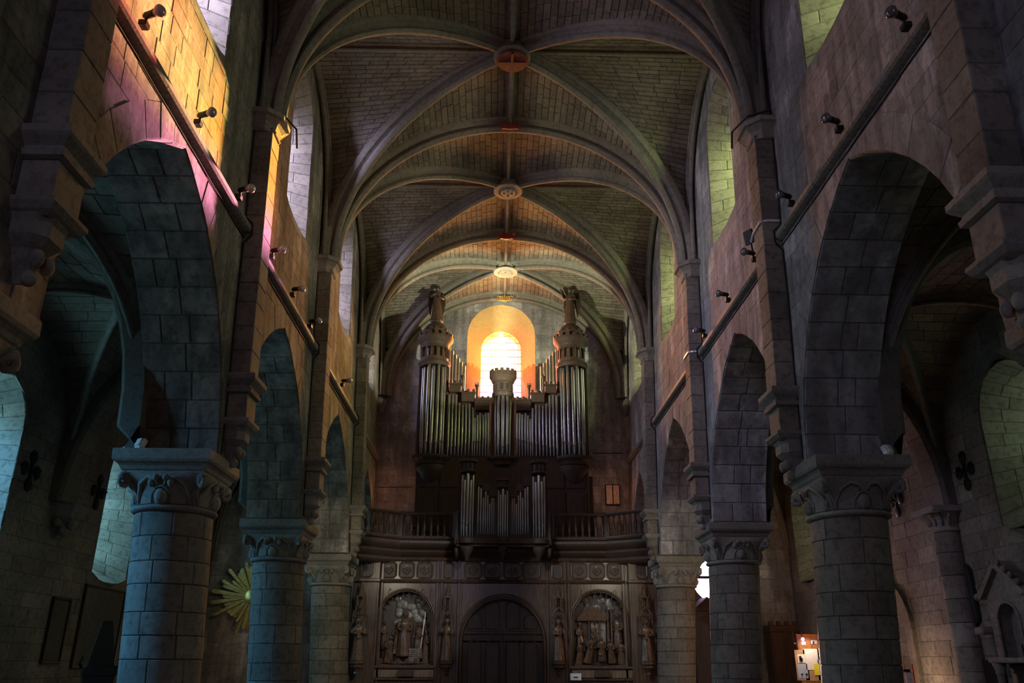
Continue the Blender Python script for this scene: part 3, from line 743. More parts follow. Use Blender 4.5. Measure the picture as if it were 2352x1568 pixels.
# ------------------------------------------------------------ pilasters on the nave walls
for i,py in enumerate(PL):
    for sg,sn in SIDES:
        X=lambda x:sg*x
        t=thing('pilaster','slim block-built pilaster on the %s wall, above the column %s'%(sn,ORD[i]),'pilaster','wall pilasters under the vault')
        xf=4.22; hw=.24; zi=[6.0,5.75,5.75,5.75][i] if sg<0 else [5.7,5.62,5.7,5.7][i]
        cen=lambda z:0
        MB().box(X(4.23),X(4.6),py-hw+.012,py+hw-.012,zi-.6,SPR-.3).build('core',MORTAR,t,ln=True)
        z=zi+.12
        while z<SPR-.42:
            hh=min(random.uniform(.34,.5),SPR-.38-z)
            if SPR-.38-z-hh<.16: hh=SPR-.38-z
            e=random.uniform(-.004,.004)
            MB().box(X(xf+e),X(4.56),py-hw+e,py+hw-e,z+.004,z+hh-.004,.012).build('stone',STONE,t,ln=True); z+=hh
        # lower stage and mouldings
        def mould(nm,prof,pk=1.0):
            rings=[[V((X(4.57),py-hw-o,z_)),V((X(xf-o),py-hw-o,z_)),V((X(xf-o),py+hw+o,z_)),V((X(4.57),py+hw+o,z_))] for o,z_ in prof]
            MB().loft(rings).build(nm,CAPM,t,ln=True)
        mould('impost_moulding',[(0,zi-.20),(.05,zi-.18),(.06,zi-.12),(.03,zi-.10),(.03,zi-.07),(.10,zi),(.12,zi+.03),(.12,zi+.10),(.09,zi+.125),(0,zi+.125)])
        z=zi-.62
        MB().box(X(xf),X(4.56),py-hw,py+hw,zi-.60,zi-.205,.01).build('stone',STONE,t,ln=True)
        # corbel: octagonal stepped and tapering, with a carved tip
        zc=zi-.60
        mould('corbel_moulding',[(-.03,zc-.16),(.03,zc-.12),(.07,zc-.06),(.07,zc-.015),(.03,zc),(0,zc)])
        rings=[]
        for o,z_ in [(0,zc-.14),(-.02,zc-.20),(-.02,zc-.34),(-.07,zc-.40),(-.11,zc-.44),(-.14,zc-.54),(-.20,zc-.66),(-.23,zc-.74)]:
            a=hw+o; xx=xf-o*1.1; ch=a*.45
            rings.append([V((X(4.57),py-a,z_)),V((X(xx+ch),py-a,z_)),V((X(xx),py-a+ch,z_)),V((X(xx),py+a-ch,z_)),V((X(xx+ch),py+a,z_)),V((X(4.57),py+a,z_))])
        MB().loft(rings).build('corbel',CAPM,t,ln=True)
        g=MB(); g.ball((X(xf+.12),py-.08,zc-.52),.07,.06,.09,8,6); g.ball((X(xf+.12),py+.10,zc-.52),.07,.06,.09,8,6); g.ball((X(xf+.2),py,zc-.68),.08,.07,.08,8,6)
        g.build('carved_tip',CAPM,t,True,ln=True)
        # vault capital: half octagon
        zt=SPR
        rings=[]
        for o,z_ in [(0,zt-.40),(.03,zt-.385),(.045,zt-.36),(.03,zt-.33),(.02,zt-.31),(.05,zt-.2),(.12,zt-.12),(.17,zt-.10),(.18,zt-.02),(.15,zt+.02)]:
            a=hw+.04+o; xx=xf-o; ch=a*.5
            rings.append([V((X(4.57),py-a,z_)),V((X(xx+ch),py-a,z_)),V((X(xx),py-a+ch,z_)),V((X(xx),py+a-ch,z_)),V((X(xx+ch),py+a,z_)),V((X(4.57),py+a,z_))])
        MB().loft(rings).build('capital',CAPM,t,ln=True)
# dark cables running down beside the pilasters
for i,py in enumerate(PL):
    for sg,sn in SIDES:
        if i==0: continue
        pts=[(sg*4.53,py-.27+random.uniform(-.012,.012),z) for z in [12.6 if i==1 else 11,10.2,9.3,8.75]]
        pts+=[(sg*4.40,py-.28,8.62),(sg*4.40,py-.28,8.40),(sg*4.52,py-.27,8.25)]+[(sg*4.53,py-.27+random.uniform(-.015,.015),z) for z in (7.4,6.6,5.8,5.1,4.55)]
        o=MB().tube([lean(p) for p in pts],.017,6).build('cable',CABLE)
        tag(o,'black cable running down the %s wall beside the pilaster %s'%(sn,['','first fully in view','second fully in view','beside the organ gallery'][i]),'cable','wall cables')
# ------------------------------------------------------------ stone ledges with spotlights
LEDG=wood('ledge_board',(.23,.21,.19),.7)
segs=[(1.2,PL[0]-.25),(PL[0]+.25,PL[1]-.24),(PL[1]+.25,PL[2]-.24),(PL[2]+.25,PL[3]-.24),(PL[3]+.25,29.4)]
nt_=1
for sg,sn in SIDES:
    for k,(a,b) in enumerate(segs):
        if k==0: continue
        z=8.52
        o=MB().sweep([(sg*4.545,a,z),(sg*4.545,b,z)],[(0,-.07),(.10,-.07),(.13,-.04),(.13,.04),(.10,.07),(.05,.09),(0,.10)],side=(-sg,0,0),down=(0,0,-1)).build('trim_%d'%nt_,LEDG,ln=True); nt_+=1
        tag(o,'long narrow ledge along the %s wall, %s bay'%(sn,['','nearest','second','third','farthest'][k]),'ledge',kind='structure')
        ca=MB().tube([lean((sg*4.53,a+(b-a)*j/10,z-.16-.012*(j%2))) for j in range(11)],.012,5).build('ledge_cable',CABLE,o)
BULBD=plain('shaded_bulb_glass',(.10,.10,.11),.08,noise=0,spec=.7)  # darker copy of the bulb glass, shade on the right ledge in its colour
BULB=plain('bulb_glass',(.34,.33,.32),.10,noise=0,spec=.8)
def spotlight(sg,y,label,grp,flood=False):
    t=thing('spotlight',label,'lamp',grp)
    b=lean((sg*4.40,y,8.63)); x,y_,z=b
    s=-sg
    m=MB(); m.box(x-.05,x+.05,y_-.06,y_+.06,z-.03,z+.05,.01); m.tube([(x,y_,z+.03),(x+s*.03,y_-.01,z+.12)],.02,6); m.build('clamp',BLACKM,t)
    d=V((s*.75,-.42,-.12)).normalized(); p=V((x+s*.02,y_-.02,z+.13)); up=V((0,0,1)); sd=d.cross(up).normalized(); u2=sd.cross(d)
    def rr(c,r,n=14): return [c+sd*r*cos(2*PI*k/n)+u2*r*sin(2*PI*k/n) for k in range(n)]
    MB().loft([rr(p-d*.04,.03),rr(p,.045),rr(p+d*.13,.045),rr(p+d*.15,.05)]).build('lamp_holder',BLACKM,t,True)
    MB().loft([rr(p+d*.14,.042),rr(p+d*.18,.050),rr(p+d*.23,.072),rr(p+d*.255,.078),rr(p+d*.275,.062),rr(p+d*.285,.03)]).build('reflector_bulb',BULB if sg<0 else BULBD,t,True)
    if flood:
        q=p+V((0,.05,.28)); m=MB()
        v8=[q+d*a+sd*b_+u2*c_ for a in (0,.05) for b_ in (-.10,.10) for c_ in (-.05,.22)]
        m.add(v8,[(0,1,3,2),(4,6,7,5),(0,2,6,4),(1,5,7,3),(0,4,5,1),(2,3,7,6)]); m.tube([p,q],.015,6); m.build('floodlight_head',BLACKM,t)
    return p+d*.3
wh=['high up nearest the camera','next before the first full pilaster','beside the first full pilaster','past the first full pilaster','midway along the second bay','just before the second full pilaster','in the third bay']
for k,y in enumerate((7.65,9.55,11.5,13.6,15.3,17.0,21.2)): spotlight(-1,y,'black clamp spotlight on the left ledge, '+wh[k],'spotlights on the left ledge')
for k,y in enumerate((7.45,9.45,11.45,13.45,15.3,17.3)): spotlight(1,y,'black clamp spotlight on the right ledge, '+wh[k],'spotlights on the right ledge',flood=(k==3))
lampL=lean((-4.3,21.2,8.7)); lampR=lean((4.3,21.2,8.7))
# metal straps on the right pilasters
for i,(py,z) in enumerate(((PL[1],8.83),(PL[2],8.55))):
    r_=[]
    MB_=MB().sweep([lean(p) for p in ((4.55,py-.262,z),(4.30,py-.262,z),(4.20,py-.20,z),(4.20,py+.22,z-.0),(4.18,py+.30,z-.12))],[(-.012,-.02),(.012,-.02),(.012,.02),(-.012,.02)],down=(0,0,-1))
    o=MB_.build('strap',WHITE); tag(o,'pale metal strap round the right-hand pilaster, %s'%('by the long ledge' if i==0 else 'nearer the organ'),'strap')
# iron brackets by the left vault capital
o=MB().tube([lean((-4.05,12.45,10.95)),lean((-3.95,12.9,11.0)),lean((-3.98,13.15,10.75))],.02,5).build('bracket',BLACKM); tag(o,'thin iron bracket on the left vault capital','bracket')
o=MB().tube([lean((4.5,12.2,11.1)),lean((4.1,12.3,11.02)),lean((3.95,12.75,11.0)),lean((4.0,13.0,10.8))],.02,5).build('bracket',BLACKM); tag(o,'thin iron bracket on the right vault capital','bracket')
# ------------------------------------------------------------ organ gallery, organ, carved screen
def pipe(mb,c,z0,zm,z1,r,n=14):
    x,y=c[0],c[1]
    mb.lathe((x,y,0),[(r*.28,z0),(r*.42,z0+.02),(r*.98,zm-.01),(r,zm),(r,z1-.01),(r*.93,z1)],n)
    mb.box(x-r*.55,x+r*.55,y-r*1.05,y-r*.55,zm+.02,zm+.02+r*.8)      # lip
    mb.box(x-r*.75,x-r*.60,y-r*1.12,y-r*.4,zm-.03,zm+r*1.4); mb.box(x+r*.60,x+r*.75,y-r*1.12,y-r*.4,zm-.03,zm+r*1.4)
BRZ2=plain('dark_varnished_angel',(.05,.03,.02),.4,0,noise=.3)
def figure(h,fold=7,seed=0,armsL=None,armsR=None,w=1.0,bend=0):
    """continuous robed figure standing at the origin facing -y, height h"""
    rnd=random.Random(seed); ph=rnd.uniform(0,6); mb=MB(); N=28
    S=[(0,.165,.12,.10),(.04,.16,.115,.10),(.15,.14,.105,.11),(.30,.125,.095,.10),(.45,.115,.085,.07),(.54,.095,.072,.04),(.62,.10,.075,.03),(.70,.115,.078,.02),(.77,.12,.07,.01),(.805,.085,.055,0),(.83,.042,.040,0),(.855,.036,.038,0),(.87,.044,.048,0),(.90,.056,.060,0),(.93,.060,.064,0),(.96,.055,.060,0),(.985,.035,.040,0),(1.0,.008,.01,0)]
    R=[]
    for t,rx,ry,fo in S:
        off=bend*max(0,t-.3)**1.3
        R.append([V((h*(rx*w*(1+fo*sin(fold*a+ph+2*t)+fo*.5*sin((fold*2+1)*a+ph*2))*cos(a)+.01*sin(5*t+ph)),h*(ry*w*(1+fo*sin(fold*a+ph+2*t))*sin(a)-off-(.012 if t>.86 else 0)),h*t)) for a in [2*PI*i/N for i in range(N)]])
    mb.loft(R)
    hy=-bend*.58**1.3*h
    mb.ball((0,hy-h*.075,h*.915),h*.011,h*.016,h*.018,6,4)                # nose
    mb.ball((0,hy+h*.012,h*.945),h*.066,h*.064,h*.055,10,6)               # hair
    for s,A in ((-1,armsL),(1,armsR)):
        if A is None: A=[(.115,0,.765),(.15,-.02,.62),(.09,-.11,.58)]
        P=[V((s*a*h*w,b*h-bend*max(0,c-.3)**1.3*h,c*h)) for a,b,c in A]
        mb.tube([P[0],P[0].lerp(P[1],.5),P[1],P[1].lerp(P[2],.5),P[2]],[h*.042,h*.040,h*.036,h*.034,h*.030],8)
        mb.ball(P[2]+(P[2]-P[1]).normalized()*h*.02,h*.02,h*.018,h*.026,7,5)
    return mb
def place(mb,loc,rz=0,s=1.0,rx=0):
    M_=Matrix.Translation(V(loc))@Matrix.Rotation(rz,4,'Z')@Matrix.Rotation(rx,4,'X')@Matrix.Scale(s,4)
    mb.v=[M_@v for v in mb.v]; return mb
YM=27.6; YP=26.3
Zm=lambda py,px=1155,Y=YM: at(px,py,Y).z
Xm=lambda px,py=950,Y=YM: at(px,py,Y).x
XC=Xm(1155)
# gallery -------------------------------------------------------
gal=thing('organ_gallery','dark wooden gallery with a turned balustrade across the west end','gallery')
ZR=6.12; ZB=5.30; ZD=5.22
path=[(-4.62,25.75),(-3.35,26.72),(-1.62,26.86)]
pathR=[(-x,y) for x,y in path[::-1]]
full=[(-4.62,25.75),(-3.35,26.72),(-1.7,26.86),(-1.6,26.55),(1.55,26.55),(1.65,26.86),(3.35,26.72),(4.62,25.85)]
def offs(P,d): return [(x*(1-d*.02),y+d) for x,y in P]
rings=[]
for z,d in ((4.50,.62),(4.55,.50),(4.62,.42),(4.70,.40),(4.78,.28),(4.86,.20),(4.93,.18),(5.0,.05),(5.06,-.02),(5.12,-.05),(5.20,-.05),(5.24,0),(5.24,.1)):
    rings.append([V((x,y,z)) for x,y in offs(full,d)])
MB().loft(rings,False,False).build('cornice',DWOOD,gal)
n=len(full); 
fl=MB(); fl.add([V((x,y+.08,5.235)) for x,y in full]+[V((4.62,29.5,5.235)),V((-4.62,29.5,5.235))],[tuple(range(n+2))]); fl.add([V((x,y+.6,4.52)) for x,y in full]+[V((4.62,29.5,4.52)),V((-4.62,29.5,4.52))],[tuple(range(n+2))]); fl.build('gallery_floor',DWOOD,gal)
for P in (path,pathR):
    RP=[(-.06,-.05),(.06,-.05),(.075,-.01),(.06,.05),(-.06,.05),(-.075,-.01)]
    MB().sweep([V((x,y,ZR-.05)) for x,y in P],RP,down=(0,0,-1)).build('handrail',DWOOD,gal)
    MB().sweep([V((x,y,ZB)) for x,y in P],RP,down=(0,0,-1)).build('bottom_rail',DWOOD,gal)
    L=0
    for (xa,ya),(xb,yb) in zip(P,P[1:]):
        d=math.hypot(xb-xa,yb-ya); m=max(2,round(d/.205))
        for k in range(m):
            t=(k+.5)/m; x,y=xa+(xb-xa)*t,ya+(yb-ya)*t
            MB().lathe((x,y,ZB),[(.045,.04),(.045,.10),(.025,.12),(.030,.15),(.058,.26),(.060,.32),(.040,.45),(.024,.58),(.030,.63),(.022,.65),(.045,.67),(.045,.74)],9).build('baluster',DWOOD,gal,True)
    for (x,y) in (P[0],P[1],P[2]): MB().box(x-.07,x+.07,y-.07,y+.07,ZB-.02,ZR+.02,.012).build('newel_post',DWOOD,gal)
# main organ ----------------------------------------------------
org=thing('pipe_organ','tall dark oak pipe organ with castle-like towers, standing on the gallery','organ')
zb=Zm(1045); zl=5.24
def mirrored(px): return (px,2*1155-px)
# lower case
xl=XC-3.02; xr=XC+3.02
MB().box(xl,xr,YM+.25,YM+1.25,zl,zb-.15,.02).box(xr-.02,xr+.17,YM+.45,YM+1.2,zl,zb-.62,.02).build('lower_case',OWOOD,org)
for k in range(8):
    a=xl+.08+k*(6.04-.16)/8; b=a+(6.04-.16)/8
    if 3<=k<=4: continue
    m=MB().box(a+.03,b-.03,YM+.20,YM+.26,zl+.10,zb-1.25,.012); m.build('panel_frame',OWOOD,org)
    MB().box(a+.12,b-.12,YM+.18,YM+.21,zl+.22,zb-1.37,.01).build('panel',OWOOD,org)
    MB().box(a+.05,b-.05,YM+.21,YM+.26,zb-1.1,zb-.35,.012).build('panel',OWOOD,org)
# entablature following towers
def ent_plan(d):
    P=[]
    P.append((XC-3.05-d,YM+.6)); 
    for c,r in ((Xm(992),.56),(XC,.38),(2*XC-Xm(992),.56)):
        P+= [(c+(r+d)*cos(PI+PI*k/8),YM+.34-(r*.72+d)*sin(PI*k/8)) for k in range(9)]
    P.append((XC+3.05+d,YM+.6)); return P
rings=[[V((x,y,zb+dz)) for x,y in ent_plan(d)] for dz,d in ((-.34,-.08),(-.28,-.02),(-.22,0),(-.16,.04),(-.10,.10),(-.05,.12),(0,.12),(.01,0))]
MB().loft(rings,False,False).build('entablature',OWOOD,org)
MB().box(XC-3.0,XC+3.0,YM+.3,YM+1.25,zb-.36,zb+.0,.01).build('impost_beam',OWOOD,org)
XT=Xm(992,950); RT=.50
towers=[(XT,'l'),(2*XC-XT,'r')]
for cx,_ in towers:
    cy=YM+.34
    # hanging bracket under each tower
    MB().lathe((cx,cy,zb),[(.56,-.34),(.50,-.42),(.52,-.48),(.40,-.62),(.34,-.78),(.20,-.92),(.10,-1.0),(.12,-1.06),(.0,-1.14)],20,sy=.8).build('tower_bracket',OWOOD,org,True)
    z2=Zm(833,992)
    MB().box(cx-.36,cx+.36,cy+.08,cy+.6,zb,z2+.3).build('tower_back',DWOOD,org)
    for s in (-1,1): MB().box(cx+s*.50-.05,cx+s*.50+.05,cy-.05,cy+.6,zb,z2+.05,.01).build('tower_post',OWOOD,org)
    for k in range(7):
        a=PI+PI*(k+.5)/7; x=cx+.40*cos(a); y=cy+.40*sin(a)*.9
        mid=abs(k-3)/3
        pm=MB(); pipe(pm,(x,y),zb+.02,zb+.34+.16*mid,z2-.02-(.22 if k%2 else 0)*.5,.068-.012*mid); pm.build('pipe',PIPE,org,True)
    # crown: cornices, arcade, parapet, dome
    zA=z2-.08; z=lambda py: Zm(py,992)
    MB().lathe((cx,cy,0),[(.40,zA+.02),(.54,zA),(.56,zA+.06),(.60,zA+.12),(.58,zA+.17),(.50,zA+.20),(.50,z(818)),(.46,z(818))],32).build('lower_cornice',OWOOD,org)
    MB().lathe((cx,cy,0),[(.40,z(820)),(.40,z(790))],24).build('arcade_back',DWOOD,org)
    m=MB()
    for k in range(14):
        a=2*PI*k/14; m.box(0,0.001,0,0,0,0) if False else None
        c_=V((cx+.475*cos(a),cy+.475*sin(a),0)); m.tube([c_+V((0,0,z(820))),c_+V((0,0,z(794)))],.034,6)
    m.lathe((cx,cy,0),[(.47,z(797)),(.52,z(796)),(.52,z(790)),(.47,z(789))],32)
    m.build('arcade',OWOOD,org)
    MB().lathe((cx,cy,0),[(.45,z(792)),(.50,z(791)),(.53,z(786)),(.60,z(781)),(.66,z(776)),(.66,z(771)),(.60,z(770)),(.40,z(770))],36).build('upper_cornice',OWOOD,org)
    for k in range(16):
        a0=2*PI*(k)/16; a1=a0+2*PI/16*.58
        q=[(r*cos(a),r*sin(a)) for a,r in ((a0,.66),(a1,.66),(a1,.58),(a0,.58))]
        MB().prism(q,lambda p:V((cx+p[0],cy+p[1],z(772))),lambda p:V((cx+p[0],cy+p[1],z(764)))).build('merlon',OWOOD,org)
    MB().lathe((cx,cy,0),[(.44,z(771)),(.44,z(760)),(.48,z(758)),(.46,z(754)),(.42,z(752)),(.40,z(746)),(.34,z(741)),(.24,z(737)),(.17,z(734)),(.20,z(732)),(.20,z(729)),(.0,z(729))],28).build('dome',OWOOD,org,True)
    for k in range(12):
        a0=2*PI*k/12; a1=a0+.28
        q=[(r*cos(a),r*sin(a)) for a,r in ((a0,.475),(a1,.475),(a1,.42),(a0,.42))]
        MB().prism(q,lambda p:V((cx+p[0],cy+p[1],z(757))),lambda p:V((cx+p[0],cy+p[1],z(751)))).build('merlon',OWOOD,org)
# centre tower
cy=YM+.30; z=lambda py: Zm(py,1155)
for k in range(5):
    a=PI+PI*(k+.5)/5; pm=MB(); pipe(pm,(XC+.26*cos(a),cy+.24*sin(a)),zb+.02,zb+.26+.07*abs(k-2),z(907),.062-.006*abs(k-2)); pm.build('pipe',PIPE,org,True)
MB().box(XC-.28,XC+.28,cy+.02,cy+.5,zb,z(900)).build('tower_back',DWOOD,org)
for s in (-1,1): MB().box(XC+s*.36-.05,XC+s*.36+.05,cy-.05,cy+.6,zb,z(905),.01).build('tower_post',OWOOD,org)
MB().lathe((XC,cy,0),[(.3,z(908)),(.37,z(908)),(.40,z(903)),(.40,z(899)),(.36,z(897)),(.36,z(876)),(.40,z(874)),(.44,z(868)),(.50,z(862)),(.50,z(852)),(.45,z(852)),(.45,z(860)),(.3,z(860))],32).build('centre_crown',OWOOD,org)
for k in range(10):
    a=2*PI*k/10+.16; MB().box(XC+.34*cos(a)-.035,XC+.34*cos(a)+.035,cy+.36*sin(a)-.04,cy+.36*sin(a)-.0,z(894),z(880)).build('arcade_opening_shade',BLACKM,org)  # solid black blocks stand for the shade inside the openings
for k in range(14):
    a0=2*PI*k/14; a1=a0+.26
    q=[(r*cos(a),r*sin(a)) for a,r in ((a0,.50),(a1,.50),(a1,.45),(a0,.45))]
    MB().prism(q,lambda p:V((XC+p[0],cy+p[1],z(853))),lambda p:V((XC+p[0],cy+p[1],z(847)))).build('merlon',OWOOD,org)
# stepped flats between the towers
flatsL=[((1030,1057),[1030,1038,1046,1054],[898,898,898,918],870,893),((1058,1090),[1062,1070,1078,1086],[922,920,920,928],890,915),((1091,1124),[1091,1097,1103,1110,1116,1122],[952,945,940,943,940,940],906,935)]
for side in (0,1):
    mx_=lambda px:(px if side==0 else 2310-px)
    for (a,b),ps,tops,ct,ph in flatsL:
        xa,xb=sorted((Xm(mx_(a)),Xm(mx_(b)))); zt=Zm(ct,a); zh=Zm(ph,a)
        MB().box(xa,xb,YM+.16,YM+.30,zh-.05,zt-.10,.01).box(xa-.02,xb+.02,YM+.12,YM+.32,zt-.16,zt-.10,.01).build('flat_head',OWOOD,org)
        MB().box(xa,xb,YM+.38,YM+.55,zb,zt-.15).build('case_back',DWOOD,org)
        w_=(xb-xa)/5
        for k in (0,2,4): MB().box(xa+k*w_,xa+(k+1)*w_,YM+.14,YM+.28,zt-.11,zt,.006).build('merlon',OWOOD,org)
        for px,tp in zip(ps,tops):
            x=Xm(mx_(px)); f_=(px-1030)/94; pm=MB(); pipe(pm,(x,YM+.22),zb+.02,zb+.24+.36*f_,Zm(tp+4,px),.050-.012*f_,12); pm.build('pipe',PIPE,org,True)
    for px,pt,pb in ((1060,857,893),(1094,878,910)):
        x=Xm(mx_(px)); MB().lathe((x,YM+.2,0),[(.035,Zm(pb)),(.04,Zm(pt+14)),(.045,Zm(pt+12)),(.05,Zm(pt+8)),(.075,Zm(pt+5)),(.075,Zm(pt+2)),(.0,Zm(pt+2))],10).build('turret',OWOOD,org)
        for k in range(3): MB().box(x-.07+.052*k,x-.04+.052*k,YM+.12,YM+.16,Zm(pt+2),Zm(pt-2)).build('turret_merlon',OWOOD,org)
    s=-1 if side==0 else 1
    for k in range(6):   # pipes standing behind the inner flank of each tower, catching the window light
        x=XC+s*(2.02-.11*k); y=YM+.75+.13*k; pm=MB(); pm.lathe((x,y,0),[(.02,Zm(900)),(.048,Zm(885)),(.05,Zm(782+6*k)),(.045,Zm(781+6*k))],10); pm.build('rear_pipe',PIPE,org,True)
    MB().box(XC+s*2.1,XC+s*1.3,YM+.6,YM+1.3,zb,Zm(885),.01).build('rear_case',DWOOD,org)
# angels on the towers
for (cx,_),lab,rz,sd in ((towers[0],'carved wooden angel with folded wings on the left organ tower',.15,3),(towers[1],'carved wooden angel turned aside with wings on the right organ tower',-.5,5)):
    zb_=Zm(731,992); h=1.50
    t=thing('angel_statue',lab,'statue'); k_=h/1.28
    aL=[(.115,0,.765),(.17,-.04,.66),(.07,-.13,.72)] if sd==3 else [(.115,0,.765),(.17,-.03,.70),(.16,-.12,.86)]
    aR=[(.115,0,.765),(.16,-.03,.63),(.06,-.12,.62)]
    f_=figure(h,8,sd,aL,aR,.92); place(f_,(cx,YM+.32,zb_),rz); f_.build('robed_body',BRZ2,t,True)
    if sd==5: place(MB().tube([(-.20,-.16,1.02),(-.24,-.24,1.22),(-.26,-.28,1.36)],[.02,.018,.03],7),(cx,YM+.32,zb_),rz).build('trumpet',BRZ2,t,True)
    for s in (-1,1):
        out=[(.05,.98),(.10,1.10),(.19,1.16),(.26,1.08),(.285,.90),(.28,.66),(.25,.44),(.20,.27),(.185,.22),(.175,.38),(.15,.55),(.11,.70),(.06,.82)]
        w_=MB().prism(out,lambda p:V((s*p[0],.09+.25*(p[0]),p[1])),lambda p:V((s*p[0],.13+.25*(p[0]),p[1])))
        for k in range(6):
            a=.10+.03*k; w_.tube([(s*a,.085+.25*a,1.08-.02*k),(s*(a+.03),.08+.25*a,.8-.03*k),(s*(.19+.015*k),.08+.055,.30+.08*k)],.013,5)
        place(w_,(cx,YM+.32,zb_),rz,k_).build('wing',BRZ2,t)
# positive organ in front of the gallery ------------------------
pos=thing('small_pipe_organ','small front pipe organ with three towers hung on the gallery front','organ')
Zp=lambda py,px=1155: at(px,py,YP).z
Xp=lambda px,py=1170: at(px,py,YP).x
z0=Zp(1235); XCp=Xp(1155)
MB().box(Xp(1056),Xp(1254),YP+.18,YP+.62,z0-.05,Zp(1150),.01).build('case_back',DWOOD,pos)
MB().box(Xp(1052),Xp(1258),YP-.06,YP+.62,z0-.20,z0-.0,.03).build('plinth',OWOOD,pos)
MB().box(Xp(1050),Xp(1260),YP-.02,YP+.6,z0-.28,z0-.20,.02).build('plinth_moulding',OWOOD,pos)
def ptower(pc,pxs,tops,mo,ctop,wid):
    cx=Xp(pc); ct=Zp(min(tops)-3)
    for px,tp in zip(pxs,tops):
        u=(Xp(px)-cx); y=YP+.05-math.sqrt(max(0,.22**2-u*u))*.7; k=abs(px-pc)
        pm=MB(); pipe(pm,(Xp(px),y),z0+.02,Zp(mo)+.0+.006*k,Zp(tp),(.052 if wid>.2 else .038)-.0012*k,12); pm.build('pipe',PIPE,pos,True)
    MB().lathe((cx,YP+.05,0),[(wid*.8,z0-.28),(wid*.85,z0-.36),(wid*.6,z0-.48),(wid*.3,z0-.60),(.05,z0-.70),(0,z0-.72)],16).build('tower_bracket',OWOOD,pos,True)
    MB().lathe((cx,YP+.05,0),[(wid-.02,z0-.20),(wid+.03,z0-.18),(wid+.03,z0-.04),(wid,z0)],18).build('tower_base',OWOOD,pos)
    for s in (-1,1): MB().box(cx+s*(wid)-.022,cx+s*(wid)+.022,YP+.05,YP+.3,z0,ct+.02,.005).build('tower_post',OWOOD,pos)
    hgt=Zp(ctop)-ct
    MB().lathe((cx,YP+.05,0),[(wid*.6,ct),(wid,ct),(wid+.03,ct+.04),(wid+.03,ct+.07),(wid-.03,ct+.09),(wid-.03,ct+hgt*.72),(wid+.02,ct+hgt*.76),(wid+.05,ct+hgt*.84),(wid+.05,ct+hgt*.9),(0,ct+hgt*.9)],20).build('tower_crown',OWOOD,pos)
    m=MB()
    for k in range(8):
        a=2*PI*k/8+.39; m.box(cx+(wid-.015)*cos(a)-.02,cx+(wid-.015)*cos(a)+.02,YP+.05+(wid-.01)*sin(a)-.02,YP+.05+(wid-.01)*sin(a)+.02,ct+.11,ct+hgt*.68)
    m.build('arcade_shade',BLACKM,pos)  # black blocks in place of the shade within the arcade
    for k in range(10):
        a0=2*PI*k/10; a1=a0+.36
        q=[(r*cos(a),r*sin(a)) for a,r in ((a0,wid+.05),(a1,wid+.05),(a1,wid),(a0,wid))]
        MB().prism(q,lambda p:V((cx+p[0],YP+.05+p[1],ct+hgt*.9)),lambda p:V((cx+p[0],YP+.05+p[1],ct+hgt))).build('merlon',OWOOD,pos)
ptower(1073.5,[1061,1066.5,1073.5,1080.5,1086],[1092,1104,1089,1104,1092],1209,1056,.25)
ptower(1238,[1225.5,1231,1238,1245,1250.5],[1094,1108,1092,1106,1094],1209,1058,.25)
ptower(1155,[1145,1149.5,1155,1160.5,1165.5],[1128,1137,1124,1137,1128],1214,1100,.18)
fx=[1098,1104,1110,1115,1120,1125,1130,1134.5]; ft=[1116,1120,1142,1127,1136,1156,1142,1142]
for side in (0,1):
    mx_=lambda px:(px if side==0 else 2311-px)
    for k,(px,tp) in enumerate(zip(fx,ft)):
        pm=MB(); pipe(pm,(Xp(mx_(px)),YP+.10),z0+.12,Zp(1204-22*k/7),Zp(tp),.036-.0018*k,10); pm.build('pipe',PIPE,pos,True)
    xa,xb=sorted((Xp(mx_(1092)),Xp(mx_(1140))))
    MB().box(xa,xb,YP+.02,YP+.2,z0,z0+.13,.01).build('toe_board',OWOOD,pos)
    d=(xb-xa)/3
    for k in range(3):
        kk=k if side==0 else 2-k
        zt=Zp([1095,1110,1122][k]); MB().box(xa+kk*d,xa+(kk+1)*d,YP+.08,YP+.22,Zp([1114,1126,1140][k]),zt,.008).build('flat_head',OWOOD,pos)
        for j in range(2): MB().box(xa+kk*d+d*(.1+.5*j),xa+kk*d+d*(.35+.5*j),YP+.08,YP+.16,zt,zt+.06).build('merlon',OWOOD,pos)
for px in (1050,1262):
    MB().box(Xp(px)-.06,Xp(px)+.05,YP+.1,YP+.6,z0-.2,Zp(1172),.012).build('side_post',DWOOD,pos)
    MB().tube([(Xp(px),YP+.1,z0-.3),(Xp(px),YP+.15,z0-.5),(Xp(px),YP+.5,z0-.62)],.06,7).build('bracket_scroll',OWOOD,pos,True)
# chairs glimpsed behind the balustrade
for px,lab in ((960,'dark wooden chair behind the left balustrade, nearer the wall'),(1005,'reddish wooden chair behind the left balustrade, nearer the organ')):
    x=at(px,1200,27.3).x; y=27.25; t=thing('gallery_chair',lab,'chair'); zf=5.24; W_=OWOOD
    for sx in (-1,1):
        for sy in (-1,1): MB().box(x+sx*.18-.018,x+sx*.18+.018,y+sy*.17-.018,y+sy*.17+.018,zf,zf+(.45 if sy<0 else .9)).build('leg',W_,t)
    MB().box(x-.21,x+.21,y-.2,y+.2,zf+.43,zf+.47,.01).build('seat',W_,t)
    MB().box(x-.17,x+.17,y+.15,y+.18,zf+.72,zf+.86,.008).build('backrest',W_,t)
